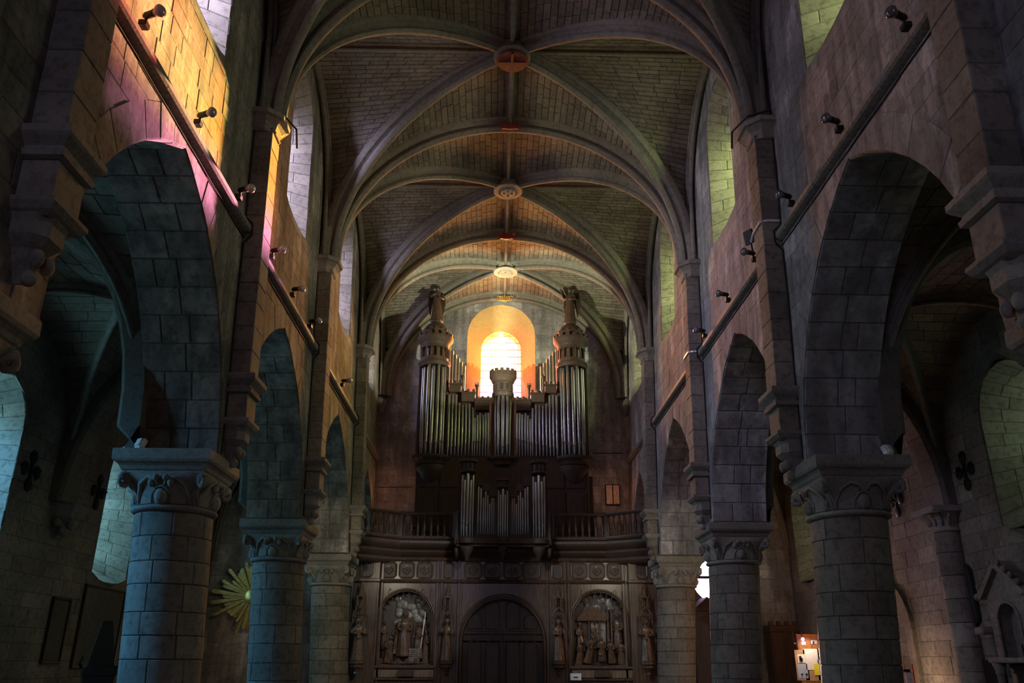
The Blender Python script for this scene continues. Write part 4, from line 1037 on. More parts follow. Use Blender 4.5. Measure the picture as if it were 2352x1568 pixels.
# ------------------------------------------------------------ carved screen
YS=27.0
Zs=lambda py,px=1155: at(px,py,YS).z
Xs=lambda px,py=1430: at(px,py,YS).x
scr=thing('carved_screen','dark carved oak screen under the gallery with arches, niches and quatrefoil panels','screen')
ztop=Zs(1283); 
nL=(Xs(931),.86,Zs(1357)); nR=(Xs(1377),.86,Zs(1357)); dC=Xs(1155); dW=1.26; dT=Zs(1378)
zs_=nL[2]-.86; zn=Zs(1527)
ops=[lambda z:arch_op(nL[0],.86,zs_,.86,0,zn)(z), arch_op(dC,dW,dT-dW,dW,0,-9), arch_op(nR[0],.86,zs_,.86,0,zn)]
mb=MB(); f=lambda x,z:(x,YS,z)
wall_skin(mb,f,Xs(800),Xs(1512),0,ztop,ops,.06)
mb.box(Xs(800),Xs(1512),YS+.02,YS+.9,ztop-.04,ztop)
for op,c,w_,zs1,zbm in ((0,nL[0],.86,zs_,zn),(1,dC,dW,dT-dW,0),(2,nR[0],.86,zs_,zn)):
    P=[(c-w_,zbm)]+[(c-w_*cos(PI*k/24),zs1+w_*sin(PI*k/24)) for k in range(25)]+[(c+w_,zbm)]
    mb.loft([[V((x,YS,z)) for x,z in P],[V((x,YS+.35,z)) for x,z in P]],False,False)
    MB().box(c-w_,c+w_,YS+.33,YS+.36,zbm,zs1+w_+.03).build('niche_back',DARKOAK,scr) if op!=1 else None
mb.build('board',SWOOD,scr)
def arch_tube(c,w_,zs1,zbm,r,name,y=YS-.02,mat=SWOOD,par=scr):
    P=[(c-w_,y,zbm),(c-w_,y,(zbm+zs1)/2)]+[(c-w_*cos(PI*k/28),y,zs1+w_*sin(PI*k/28)) for k in range(29)]+[(c+w_,y,(zbm+zs1)/2),(c+w_,y,zbm)]
    MB().tube(P,r,8).build(name,mat,par,True)
for c in (nL[0],nR[0]):
    arch_tube(c,.90,zs_,zn,.035,'arch_moulding'); arch_tube(c,.845,zs_,zn,.022,'arch_bead')
    for k in range(13):   # cusped fringe
        a=PI*(k+.5)/13; cc=V((c-.80*cos(a),YS+.02,zs_+.80*sin(a)))
        q=[cc+V((.085*cos(b)*1,0,.085*sin(b))) for b in [a_*PI/6+ (PI-a)+PI/2 for a_ in range(-3,4)]]
        MB().tube([V((c-.84*cos(a+.10),YS+.02,zs_+.84*sin(a+.10))),V((c-.77*cos(a+.09),YS+.02,zs_+.77*sin(a+.09))),V((c-.72*cos(a+.11),YS+.02,zs_+.72*sin(a+.11))),V((c-.77*cos(a+.13),YS+.02,zs_+.77*sin(a+.13)))],[.02,.016,.014,.01],5).build('cusp',SWOOD,scr)
    MB().box(c-.98,c+.98,YS-.14,YS+.02,zn-.10,zn-.02,.015).build('niche_sill',SWOOD,scr)
    MB().box(c-.98,c+.98,YS-.05,YS+.02,zn-.36,zn-.10,.01).build('sill_board',wood('sill_oak',(.16,.10,.065),.45) if c<0 else bpy.data.materials['sill_oak'],scr)
    MB().box(c-1.0,c+1.0,YS-.10,YS+.02,zn-.44,zn-.37,.015).build('lower_moulding',SWOOD,scr)
    for s in (-1,1):    # spandrel tracery
        m=MB()
        for (a,b,cw) in ((.80,.90,.05),(.52,.62,.045)):
            zt=Zs(1350)-.03
            m.tube([(c+s*a-cw,YS-.01,zs_+ (.42 if a>.7 else .74)),(c+s*a-cw,YS-.01,zt-.06),(c+s*a,YS-.01,zt),(c+s*a+cw,YS-.01,zt-.06),(c+s*a+cw,YS-.01,zs_+(.36 if a>.7 else .70)),(c+s*a-cw,YS-.01,zs_+(.42 if a>.7 else .74))],.012,5)
        m.build('spandrel_tracery',SWOOD,scr)
# big moulding between frieze and arches, cornice on top, vertical mouldings
zf0=Zs(1335)
prof=[(0,-.06),(.04,-.06),(.07,-.03),(.10,0),(.07,.05),(.02,.06),(0,.07)]
MB().sweep([V((Xs(870),YS,zf0)),V((Xs(1440),YS,zf0))],prof,side=(0,-1,0),down=(0,0,-1)).build('string_moulding',SWOOD,scr)
MB().sweep([V((Xs(800),YS,ztop-.03)),V((Xs(1512),YS,ztop-.03))],prof,side=(0,-1,0),down=(0,0,-1)).build('top_moulding',SWOOD,scr)
for px in (873,1002,1012,1052,1258,1300,1308,1435):
    x=Xs(px); MB().box(x-.045,x+.045,YS-.05,YS+.02,0,ztop-.06,.015).build('stile',SWOOD,scr)
def quatre(cx,cz,hw,hh,rich=True,y=YS):
    m=MB(); t_=.034
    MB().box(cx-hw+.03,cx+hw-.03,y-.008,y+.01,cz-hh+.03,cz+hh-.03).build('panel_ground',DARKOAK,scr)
    P=[(cx-hw,cz-hh+.07),(cx-hw,cz+hh-.07),(cx-hw+.07,cz+hh),(cx+hw-.07,cz+hh),(cx+hw,cz+hh-.07),(cx+hw,cz-hh+.07),(cx+hw-.07,cz-hh),(cx-hw+.07,cz-hh),(cx-hw,cz-hh+.07)]
    m.tube([(x,y-.012,z) for x,z in P],t_,6); 
    if rich:
        R=min(hw,hh)*.50
        Q=[]
        for k in range(48):
            a=2*PI*k/48; rr=R*(1+.30*abs(cos(2*a))-.16); Q.append((cx+rr*cos(a),y-.012,cz+rr*sin(a)))
        Q.append(Q[0]); m.tube(Q,.026,6)
        for k in range(4): m.ball((cx+.0+R*.35*cos(PI/2*k),y-.0,cz+R*.35*sin(PI/2*k)),R*.33,.02,R*.33,8,5)
        m.build('quatrefoil_panel',SWOOD,scr)
    else: m.build('frieze_panel',SWOOD,scr)
zq=(Zs(1291)+Zs(1329))/2; hq=(Zs(1291)-Zs(1329))/2-.02
for a,b in ((878,910),(918,951),(959,993),(1313,1346),(1353,1388),(1394,1428)): quatre((Xs(a,1310)+Xs(b,1310))/2,zq,(Xs(b,1310)-Xs(a,1310))/2,hq)
for a,b in ((1020,1041),(1268,1290)): quatre((Xs(a,1310)+Xs(b,1310))/2,zq,(Xs(b,1310)-Xs(a,1310))/2,hq,False)
for a,b in ((1068,1106),(1112,1150),(1157,1195),(1201,1240)): quatre((Xs(a,1310)+Xs(b,1310))/2,zq,(Xs(b,1310)-Xs(a,1310))/2,hq,True)
# projecting end bays
for pa,pb in ((806,868),(1446,1508)):
    xa,xb=Xs(pa),Xs(pb); yo=YS-.22
    MB().box(xa,xb,yo,YS+.05,0,ztop-.08,.012).build('end_bay',SWOOD,scr)
    MB().box(xa-.04,xb+.04,yo-.10,YS,zf0-.05,zf0+.05,.02).build('end_moulding',SWOOD,scr); MB().box(xa-.05,xb+.05,yo-.08,YS,ztop-.10,ztop,.02).build('end_cornice',SWOOD,scr)
    cx=(xa+xb)/2; quatre(cx,zq,.17,hq,False,yo)
    for s in (-1,1): MB().box(cx+s*.40-.03,cx+s*.40+.03,yo-.03,yo,0,zf0-.06,.008).build('stile',SWOOD,scr)
# canopied niches with statues
def canopy(cx,yb,lab,seed,rz):
    zsp=Zs(1341); zg=Zs(1398); za=Zs(1418); zp=Zs(1519)
    y=yb-.19
    m=MB()
    m.loft([[V((cx+r*cos(PI/3*k),y+r*sin(PI/3*k),zz)) for k in range(6)] for r,zz in ((.10,Zs(1372)),(.12,Zs(1371)),(.07,Zs(1366)),(.05,Zs(1355)),(.012,zsp))])
    for s in (-1,1): m.tube([(cx+s*.13,y-.03,za-.05),(cx+s*.13,y-.03,Zs(1375)),(cx+s*.13,y-.03,Zs(1362))],[.024,.022,.005],6)
    m.build('canopy_spire',BRONZE,scr)
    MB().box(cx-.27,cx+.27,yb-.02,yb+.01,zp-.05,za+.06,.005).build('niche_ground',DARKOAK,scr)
    m=MB(); m.box(cx-.10,cx-.06,y-.09,y+.12,zg+.03,Zs(1372),.006).box(cx+.06,cx+.10,y-.09,y+.12,zg+.03,Zs(1372),.006).box(cx-.11,cx+.11,y-.10,y+.12,Zs(1374),Zs(1371),.005)
    m.tube([(cx-.2,y-.12,za+.02),(cx-.1,y-.13,zg-.06),(cx,y-.13,zg+.04),(cx+.1,y-.13,zg-.06),(cx+.2,y-.12,za+.02)],.022,6)
    m.tube([(cx+.15*cos(PI*k/10),y-.11,za-.03+.15*sin(PI*k/10)) for k in range(11)],.018,6)
    m.tube([(cx-.2,y-.1,za-.2),(cx-.2,y-.1,za+.12)],[.022,.012],6).tube([(cx+.2,y-.1,za-.2),(cx+.2,y-.1,za+.12)],[.022,.012],6)
    m.build('canopy',BRONZE,scr)
    MB().lathe((cx,y,0),[(.0,zp-.42),(.05,zp-.40),(.07,zp-.34),(.05,zp-.30),(.12,zp-.22),(.20,zp-.16),(.20,zp-.12),(.17,zp-.11),(.23,zp-.06),(.23,zp),(0,zp)],12,sy=.8).build('pedestal',SWOOD,scr)
    t=thing('saint_statue',lab,'statue')
    rr=random.Random(seed)
    aL=[(.115,0,.765),(.16,-.05,.64),(.05,-.14,.66+rr.uniform(-.04,.06))]; aR=[(.115,0,.765),(.17,-.04,.62),(.10,-.14,.60+rr.uniform(-.05,.08))]
    h=(za-zp)*.97
    place(figure(h,7,seed,aL,aR,1.0),(cx,y,zp),rz).build('robed_body',BRONZE,t,True)
    if seed%2: place(MB().box(-.05,.05,-.24,-.18,h*.52,h*.64,.008),(cx,y,zp),rz).build('book',BRONZE,t)
    else: place(MB().tube([(.19,-.16,0),(.19,-.17,h*.6),(.19,-.16,h*.96)],.014,6),(cx,y,zp),rz).build('staff',BRONZE,t)
canopy(Xs(830),YS-.22,'robed saint statue in the far left canopied niche, beside the left column',1,.2)
canopy(Xs(1028),YS,'robed saint statue between the left relief and the door',2,-.1)
canopy(Xs(1282),YS,'robed saint statue between the door and the right relief',4,.3)
canopy(Xs(1478),YS-.22,'robed saint statue in the far right canopied niche, beside the right column',3,-.2)
# reliefs
def relief(c,lab,kind):
    t=thing('carved_relief',lab,'relief'); zf=zn+.02; y=YS+.30
    def fig(dx,dz,h,rz=0,rx=0,seed=1,dy=-.06,**k): place(figure(h,7,seed,**k),(c+dx,y+dy,zf+dz),rz,1,rx).build('carved_figure',BRONZE,t,True)
    CLOUD=plain('relief_ground',(.20,.17,.14),.35,noise=.35,scale=5) if 'relief_ground' not in bpy.data.materials else bpy.data.materials['relief_ground']
    if kind==0:
        m=MB()
        for k in range(26):
            a=random.uniform(0,1); m.ball((c+.12+random.uniform(-.45,.5),y+.02,zf+1.55+random.uniform(-.35,.42)),.13,.05,.12,8,5)
        m.build('carved_cloud',CLOUD,t,True)
        fig(-.02,.22,1.35,.1,0,11,-.10,w=1.1); fig(.42,.16,1.10,-.4,0,12); fig(.66,.06,.95,-.5,0,13); fig(-.52,.05,.80,.5,.25,14,-.12,w=1.35); fig(-.28,.28,.95,.3,0,15,.0); fig(-.68,.42,.85,.6,0,16,.02); fig(.60,.62,.8,-.2,0,17,.06)
        MB().tube([(c+.50,y-.16,zf+.45),(c+.62,y-.17,zf+1.55)],.013,6).build('staff',WHITE,t)
        hut=MB()
        for r_ in range(7):
            for q_ in range(4): hut.box(c+.14+.085*q_+.02*(r_%2),c+.215+.085*q_+.02*(r_%2),y-.20,y-.08,zf+.04+.06*r_,zf+.092+.06*r_,.008)
        hut.build('carved_stones',CLOUD,t)
        MB().loft([[V((c-.80+.04*k,y-.22+.02*sin(k),zf+.02+ (0 if a==0 else .10+.06*sin(k*.9)))) for k in range(40)] for a in (0,1)],False,False).build('carved_ground',BRONZE,t)
    else:
        m=MB()
        for k in range(20): m.ball((c+random.uniform(-.45,.5),y+.03,zf+1.62+random.uniform(-.3,.35)),.13,.045,.11,8,5)
        m.build('carved_cloud',CLOUD,t,True)
        MB().prism([(-.70,1.38),(-.40,1.72),(-.02,1.72),(.26,1.36),(.20,1.30),(-.70,1.30)],lambda p:V((c+p[0],y-.20,zf+p[1])),lambda p:V((c+p[0],y,zf+p[1]))).build('hut_roof',BRONZE,t)
        for dx,hh in ((-.32,1.32),(.0,1.32),(.28,1.72),(.40,1.72)): MB().box(c+dx-.022,c+dx+.022,y-.14,y-.08,zf+.5,zf+hh,.008).build('hut_post',BRONZE,t)
        MB().box(c-.25,c+.22,y-.02,y+.02,zf+.5,zf+1.3).build('hut_back',CLOUD,t)
        fig(-.60,.32,.95,.4,0,21); fig(-.38,.06,.85,.6,.35,22,-.14,w=1.3); fig(-.66,.02,.7,.5,.2,23,-.16,w=1.3); fig(.08,.12,.72,-.2,.3,24,-.12,w=1.2); fig(.60,.34,1.20,-.4,0,25,-.04); fig(.40,.06,.74,-.5,.35,26,-.14,w=1.25); fig(.68,.02,.72,-.4,.1,27,-.16,w=1.2); fig(-.12,.46,.8,.1,0,28,.02); fig(.18,.62,.7,.1,0,29,.06)
        MB().ball((c+.02,y-.22,zf+.30),.10,.06,.06,8,6).build('carved_infant',BRONZE,t,True)
relief(nL[0],'deep relief panel left of the door, standing figure before pale clouds','a' and 0)
relief(nR[0],'deep relief panel right of the door, group kneeling under a hut roof',1)
# door
dr=thing('door_1','dark panelled double door under the middle arch of the screen','door',kind='structure')
zt_=Zs(1452); yb=YS+.26
MB().box(dC-dW,dC+dW,yb,yb+.06,0,dT-dW+.05).build('leaf_backing',DWOOD,dr)
MB().prism([(dC-dW*cos(PI*k/24),dT-dW+dW*sin(PI*k/24)) for k in range(25)],lambda p:V((p[0],yb,p[1])),lambda p:V((p[0],yb+.06,p[1]))).build('tympanum',DWOOD,dr)
MB().box(dC-dW,dC+dW,yb-.08,yb+.02,zt_-.05,zt_+.05,.015).build('transom',DWOOD,dr)
for s in (-1,1):
    for k in range(2):
        x=dC+s*(.33+.56*k); a_=.22
        m=MB().tube([(x-a_,yb-.01,.4),(x-a_,yb-.01,zt_-.55)]+[(x-a_*cos(PI*j/12),yb-.01,zt_-.45+a_*sin(PI*j/12)) for j in range(13)]+[(x+a_,yb-.01,zt_-.55),(x+a_,yb-.01,.4)],.022,6); m.build('arched_panel',DWOOD,dr)
        hh=[.93,.52][k]
        m=MB().tube([(x-a_,yb-.01,zt_+.12),(x-a_,yb-.01,zt_+hh-.14)]+[(x-a_*cos(PI*j/10),yb-.01,zt_+hh-.14+a_*.8*sin(PI*j/10)) for j in range(11)]+[(x+a_,yb-.01,zt_+hh-.14),(x+a_,yb-.01,zt_+.12),(x-a_,yb-.01,zt_+.12)],.018,6); m.build('arched_panel',DWOOD,dr)
    MB().box(dC+s*.02,dC+s*.08,yb-.04,yb,.0,zt_-.05,.01).build('meeting_stile',DWOOD,dr)
arch_tube(dC,dW+.06,dT-dW,0,.06,'door_arch_moulding',YS-.0,DWOOD); arch_tube(dC,dW+.17,dT-dW,Zs(1460),.03,'door_arch_hood',YS-.02)
for s in (-1,1):
    m=MB().tube([(dC+s*(dW+.10)-.05,YS-.01,zs_+.35),(dC+s*(dW+.10)-.05,YS-.01,Zs(1352)),(dC+s*(dW+.10)+.05,YS-.01,Zs(1352)),(dC+s*(dW+.10)+.05,YS-.01,zs_+.30)],.012,5); m.build('spandrel_tracery',SWOOD,scr)
# small things on the screen
def small_box(c):
    pass
for c,lab in ((nL[0]+.12,'small brown lamp box on the sill under the left relief'),(nR[0]+.02,'small brown lamp box on the sill under the right relief')):
    t=thing('lamp_box',lab,'lamp box'); z_=Zs(1554)
    MB().box(c-.25,c+.22,YS-.20,YS-.05,z_,z_+.19,.012).build('case',OWOOD,t)
    MB().tube([(c-.06+.07*cos(PI*k/8),YS-.21,z_+.03+.06*sin(PI*k/8)) for k in range(9)],.008,5).build('handle',SWOOD,t)
t=thing('notice_card','small white card with a dark line of print on the screen, right of the door','sign')
a=at(1310,1562,YS-.2); b=at(1335,1546,YS-.2)
MB().box(a.x,b.x,YS-.21,YS-.195,a.z,b.z,.003).build('card',plain('white_card',(.75,.85,.86),.6,noise=0),t)
MB().box((a.x+b.x)/2-.07,(a.x+b.x)/2+.07,YS-.216,YS-.211,(a.z+b.z)/2-.03,(a.z+b.z)/2+.005).build('printed_line',BLACKM,t)
MB().box((a.x+b.x)/2-.01,(a.x+b.x)/2+.01,YS-.195,YS-.0,a.z+.03,b.z-.03).build('card_bracket',BLACKM,t)
# corbels of the last wall ribs at the west corners
for s in (-1,1):
    MB().lathe((s*4.45,29.35,10.6),[(.0,-.35),(.10,-.32),(.14,-.2),(.22,-.08),(.26,0),(.26,.10),(.0,.35)],12).build('rib_corbel',RIBM,ceiling,ln=True)
# ------------------------------------------------------------ small things
YEL=plain('emergency_yellow',(.8,.7,.1),.5,0,(1,.68,.05),2.2,noise=0); GRN=plain('emergency_green',(.2,.5,.2),.5,0,(.35,.9,.45),.5,noise=0)
for px,py,sn in ((742,1262,'left'),(1566,1270,'right')):
    p=at(px,py,24.32); x=p.x; z=4.475
    t=thing('emergency_light','small glowing yellow emergency light on the third capital of the %s arcade'%sn,'lamp')
    MB().box(x-.16,x+.16,24.30,24.40,z,z+.13,.015).build('case',GRN,t); MB().box(x-.10,x+.09,24.285,24.30,z+.03,z+.115,.008).build('lit_panel',YEL,t)
for px,py,sn,s in ((312,1036,'left',-1),(2047,1036,'right',1)):
    p=at(px,py,11.78); x=p.x; z=HA+.005; y=11.85
    t=thing('small_floodlight','small white floodlight on the first full capital of the %s arcade, outer corner'%sn,'lamp')
    place(MB().box(-.07,.07,-.05,.05,0,.17,.02).box(-.05,.05,-.07,-.05,.02,.15,.008),(x,y,z+.03),.5*s,1,-.4).build('housing',WHITE,t)
    MB().box(x-.05,x+.05,y-.04,y+.04,z,z+.03,.005).build('foot',WHITE,t)
for px,py,sn in ((725,1185,'left'),(1604,1208,'right')):
    p=at(px,py,18.9); z=HA+.005
    t=thing('small_spotlight','tiny clear spotlight on the second full capital of the %s arcade, nave edge'%sn,'lamp')
    s=-1 if sn=='left' else 1; x=s*4.52; y=18.9
    MB().tube([(x,y,z),(x,y,z+.10)],.02,6).build('stem',BLACKM,t); MB().ball((x-s*.03,y-.03,z+.14),.05,.05,.05,10,7).build('bulb',BULB,t,True); MB().ball((x+s*.03,y+.06,z+.12),.04,.04,.04,8,6).build('bulb',BULB,t,True)
# consecration crosses
for sg,y,z,lab in ((-1,17.33,5.35,'dark iron four-lobed cross on the left aisle wall, nearer the camera'),(-1,20.44,5.49,'dark iron four-lobed cross on the left aisle wall, beside the lit window'),(1,21.06,5.54,'dark iron four-lobed cross on the right aisle wall, behind the first full column'),(1,17.7,5.6,'dark iron four-lobed cross on the right aisle wall, right of the half column')):
    t=thing('wall_cross',lab,'cross'); x=sg*10.26
    for dy,dz in ((-.24,0),(.24,0),(0,.30),(0,-.30)): MB().ball((x,y+dy,z+dz),.04,.13,.15,10,6).build('lobe',BLACKM,t,True)
    MB().box(x-.02,x+.02,y-.3,y+.3,z-.035,z+.035).box(x-.02,x+.02,y-.035,y+.035,z-.36,z+.36).build('arms',BLACKM,t)
    MB().tube([(x,y,z),(x-sg*.18,y,z-.02)],.015,6).build('candle_arm',BLACKM,t); MB().lathe((x-sg*.18,y,z-.02),[(.0,0),(.04,0),(.05,.03),(.0,.03)],10).build('candle_cup',BLACKM,t)
# half columns on the right, corbels on the left aisle wall
for y,lab in ((12.35,'nearer the camera'),(18.67,'right of the first full column'),(24.85,'farther off')):
    t=thing('half_column','slender half column with a carved capital on the right aisle wall, '+lab,'column')
    MB().lathe((10.12,y,0),[(.36,0),(.36,.25),(.31,.35),(.30,.4)],24).build('base',STONE,t,True)
    z=.4
    while z<4.3:
        hh=min(.5,4.36-z); MB().lathe((10.12,y,z),[(.0,.004),(.29,.004),(.30,.014),(.30,hh-.014),(.29,hh-.004),(0,hh-.004)],24).build('drum',STONE,t); z+=hh
    MB().lathe((10.12,y,4.36),[(.30,0),(.34,.02),(.34,.05),(.30,.08),(.32,.2),(.40,.36),(.46,.42),(0,.42)],24).build('bell',CAPM,t,True)
    m=MB()
    for k in range(7):
        a=PI/2+PI*(k+.5)/7; c_=V((10.12+.33*cos(a),y+.33*sin(a),4.5)); m.tube([c_,c_+V((.03*cos(a),.03*sin(a),.14)),c_+V((.12*cos(a),.12*sin(a),.24)),c_+V((.14*cos(a),.14*sin(a),.18))],[.03,.04,.035,.02],6)
    m.build('carved_leaves',CAPM,t,True)
    MB().box(9.62,10.3,y-.5,y+.5,4.78,4.92,.02).build('abacus',CAPM,t)
    MB().box(10.0,10.3,y-.55,y+.55,0,4.9,.01).build('pier_strip',STONE,t) if False else None
for y,lab in ((12.35,'nearer the camera'),(18.85,'left of the lit window')):
    t=thing('wall_corbel','rough carved stone corbel on the left aisle wall, '+lab,'corbel')
    MB().loft([[V((-10.3,y-w_,z)),V((-10.3+o,y-w_*.8,z)),V((-10.3+o,y+w_*.8,z)),V((-10.3,y+w_,z))] for w_,o,z in ((.08,.04,4.1),(.16,.14,4.2),(.24,.24,4.35),(.22,.22,4.45),(.34,.4,4.6),(.38,.48,4.72),(.42,.5,4.88))]).build('block',CAPM,t)
    m=MB(); 
    for k in range(9): m.ball((-10.3+.2+random.uniform(-.08,.2),y+random.uniform(-.28,.28),4.25+random.uniform(0,.5)),.09,.09,.10,8,5)
    m.build('carved_foliage',CAPM,t,True)
# stone panels on the left aisle wall
for y0_,y1_,z0_,z1_,lab in ((19.35,20.05,1.55,2.85,'narrow plain stone panel with a thin frame on the left aisle wall'),(20.75,22.9,1.45,3.25,'broad plain stone panel below the lit left aisle window')):
    t=thing('wall_panel',lab,'panel'); x=-10.28
    MB().box(x-.01,x+.03,y0_,y1_,z0_,z1_,.01).build('slab',MORTAR,t)
    for a,b,c_,d in ((y0_-.06,y0_,z0_-.06,z1_+.06),(y1_,y1_+.06,z0_-.06,z1_+.06),(y0_,y1_,z0_-.06,z0_),(y0_,y1_,z1_,z1_+.06)): MB().box(x-.01,x+.07,a,b,c_,d,.01).build('frame_bar',DWOOD,t)
# black pinnacle
p=at(248,1425,15.5); t=thing('pinnacle','tall black pointed wooden pinnacle standing in the left aisle before the first column','furnishing')
x,y=p.x,15.5; zt=p.z
def sq(r,z,ro=.5): return [V((x+r*cos(PI/2*k+PI/4+ro),y+r*sin(PI/2*k+PI/4+ro),z)) for k in range(4)]
BLW=plain('black_painted_wood',(.010,.009,.009),.55)
MB().loft([sq(.34,0),sq(.34,zt-.92),sq(.36,zt-.90)]).build('shaft',BLW,t); MB().loft([sq(.38,zt-.90),sq(.38,zt-.78),sq(.30,zt-.74)]).build('collar',BLW,t); MB().loft([sq(.30,zt-.74),sq(.12,zt-.02),sq(.10,zt)]).build('spire',BLW,t)
for s in (-1,1): MB().tube([(x+s*.30,y,zt-.8),(x+s*.36,y-.02,zt-.72),(x+s*.33,y,zt-.6)],.025,6).build('crocket',BLW,t)
# gilded sunburst
c=at(580,1370,29.2); t=thing('sunburst','gilded wooden sunburst of uneven rays in the left aisle, behind the second column','ornament')
rr=random.Random(4)
MB().lathe((0,0,0),[(.0,0),(.22,0),(.26,.03),(.20,.08),(0,.10)],24).v
m=MB().lathe((0,0,0),[(.0,0),(.24,0),(.27,.03),(.20,.08),(0,.10)],24); m.v=[V((c.x+v.x,29.12-v.z,c.z+v.y)) for v in m.v]; m.build('hub',GILT,t,True)
for k in range(40):
    a=2*PI*k/40+rr.uniform(-.03,.03); L=rr.uniform(.85,1.42); d=V((cos(a),0,sin(a))); n_=V((-sin(a),0,cos(a))); w0,w1=.03,rr.uniform(.06,.10)
    o=V((c.x,29.15-.05*(k%2)-.02,c.z)); q=[o+d*.18-n_*w0,o+d*(L-.05)-n_*w1*.8,o+d*L+n_*rr.uniform(-.03,.03),o+d*(L-.08)+n_*w1*.8,o+d*.18+n_*w0]
    MB().prism(q,lambda p:p,lambda p:p+V((0,.035,0))).build('ray',GILT,t)
MB().tube([(c.x,29.2,c.z),(c.x,29.6,c.z)],.03,6).build('fixing',BLACKM,t)
# crenellated cabinet
a=at(1766,1426,28.6); b=at(1829,1426,28.6); t=thing('cabinet','tall dark oak cabinet with a crenellated top at the end of the right aisle','cabinet')
MB().box(a.x,b.x,28.6,29.3,0,a.z-.12,.02).build('body',DWOOD,t); MB().box(a.x-.03,b.x+.03,28.56,29.3,a.z-.35,a.z-.27,.02).build('cornice',DWOOD,t)
for k in range(4): 
    w_=(b.x-a.x)/7; MB().box(a.x+2*k*w_,a.x+(2*k+1)*w_,28.58,28.7,a.z-.13,a.z,.008).build('merlon',DWOOD,t)
for s in (0,1):
    x0_=a.x+.05+s*(b.x-a.x)/2; MB().box(x0_,x0_+(b.x-a.x)/2-.1,28.57,28.6,.15,a.z-.45,.012).build('door',DWOOD,t)
# confessional seen between the third and second right columns
a=at(1612,1395,27.9); b=at(1640,1395,27.9); t=thing('confessional','reddish wooden confessional with a small gable between the right-hand columns','cabinet')
MB().box(a.x-.3,b.x+.35,27.9,28.9,0,a.z-.1,.02).build('body',OWOOD,t); MB().prism([(a.x-.32,a.z-.1),(b.x+.37,a.z-.1),((a.x+b.x)/2,a.z+.35)],lambda p:V((p[0],27.88,p[1])),lambda p:V((p[0],28.9,p[1]))).build('gable',OWOOD,t)
MB().box(a.x-.1,(a.x+b.x)/2-.02,27.86,27.9,.2,a.z-.3,.01).build('door',OWOOD,t); MB().box((a.x+b.x)/2+.02,b.x+.15,27.86,27.9,.2,a.z-.3,.01).build('door',OWOOD,t)
# lit notice board
YB_=25.2; A=lambda px,py,d=0:at(px,py,YB_)
t=thing('notice_board','lit brown notice board with white and yellow sheets in the right aisle','notice board')
a=A(1829,1456); b=A(1897,1590); BR=wood('board_brown',(.30,.12,.05),.5)
MB().box(a.x,b.x+.12,YB_,YB_+.06,b.z,a.z,.01).build('back_board',BR,t)
for x_ in (a.x+.04,b.x+.06): MB().box(x_-.03,x_+.03,YB_+.06,YB_+.12,0,a.z-.2,.008).build('post',BR,t)
PW=plain('paper_white',(.85,.86,.9),.6,noise=.04); PB=plain('paper_blue',(.45,.55,.75),.6,noise=.1); PY=plain('paper_yellow',(.85,.85,.05),.6,noise=.05); PG=plain('paper_gold',(.8,.55,.08),.6,noise=.1); PT=plain('board_tan',(.50,.33,.18),.6,noise=.1); PGR=plain('paper_grey',(.5,.5,.58),.6,noise=.08)
def sheet(nm,x0,y0,x1,y1,mat,d=.012):
    p=A(x0,y1); q=A(x1,y0); return MB().box(p.x,q.x,YB_-d,YB_-d+.008,p.z,q.z,.001).build(nm,mat,t)
sheet('panel',1832,1492,1852,1562,PT,.01); sheet('panel',1852,1489,1880,1563,PT,.01); sheet('panel',1881,1489,1900,1562,PT,.01)
sheet('poster',1833,1502,1848,1522,PW,.02); sheet('poster',1834,1524,1853,1557,PB,.02); sheet('large_white_sheet',1852,1490,1876,1538,PW,.02); sheet('yellow_leaflet',1871,1524,1880,1550,PY,.03)
sheet('poster',1882,1488,1898,1513,PW,.02); sheet('gold_band',1884,1506,1898,1511,PG,.03); sheet('grey_notice',1881,1514,1900,1549,PGR,.02); sheet('small_picture',1885,1551,1896,1558,PW,.03)
sheet('label_card',1841,1473,1850,1480,PW); sheet('label_card',1863,1470,1876,1478,PB); sheet('label_card',1889,1466,1896,1475,PW)
m=MB()
for (x0,y0,x1,y1) in ((1836,1506,1839,1517),(1838,1510,1842,1519),(1840,1546,1843,1550),(1850,1546,1854,1550),(1866,1472,1868,1477),(1889,1528,1896,1530),(1887,1553,1895,1556)):
    p=A(x0,y1); q=A(x1,y0); m.box(p.x,q.x,YB_-.045,YB_-.030,p.z,q.z)
m.build('printed_marks',BLACKM,t)
PUR=plain('violet_glare_globe',(.5,.3,.9),.4,0,(.7,.45,1),5,noise=0)  # violet lens glare put into the glow of this small lamp
for px,py in ((1838,1468),(1820,1478)):
    q=A(px,py); l=MB().tube([(q.x+.05,YB_,a.z-.02),(q.x,YB_-.12,a.z+.08),(q.x-.02,YB_-.25,q.z+.05)],.012,6); l.build('lamp_arm',BLACKM,t); MB().ball((q.x-.02,YB_-.27,q.z),.05 if px>1830 else .03,None,None,10,7).build('lamp_globe',PUR if px>1830 else BULB,t,True)
# folded ladder with a white board
a=at(2076,1534,19.5); t=thing('folding_ladder','orange folding ladder with a white board leaning in the right aisle','ladder'); OR=plain('orange_paint',(.75,.16,.03),.5)
for dx in (0,.19): MB().box(a.x+dx,a.x+dx+.03,19.5,19.55,0,a.z+.12-dx*.15,.006).build('rail',OR,t)
for k in range(4): MB().box(a.x,a.x+.22,19.51,19.54,a.z-.12-.28*k,a.z-.08-.28*k,.004).build('rung',OR,t)
MB().box(a.x-.01,a.x+.15,19.44,19.48,a.z-.6,a.z-.07,.006).build('white_board',WHITE,t); MB().box(a.x-.03,a.x+.10,19.42,19.50,a.z-.08,a.z-.02,.006).build('clamp',BLACKM,t)
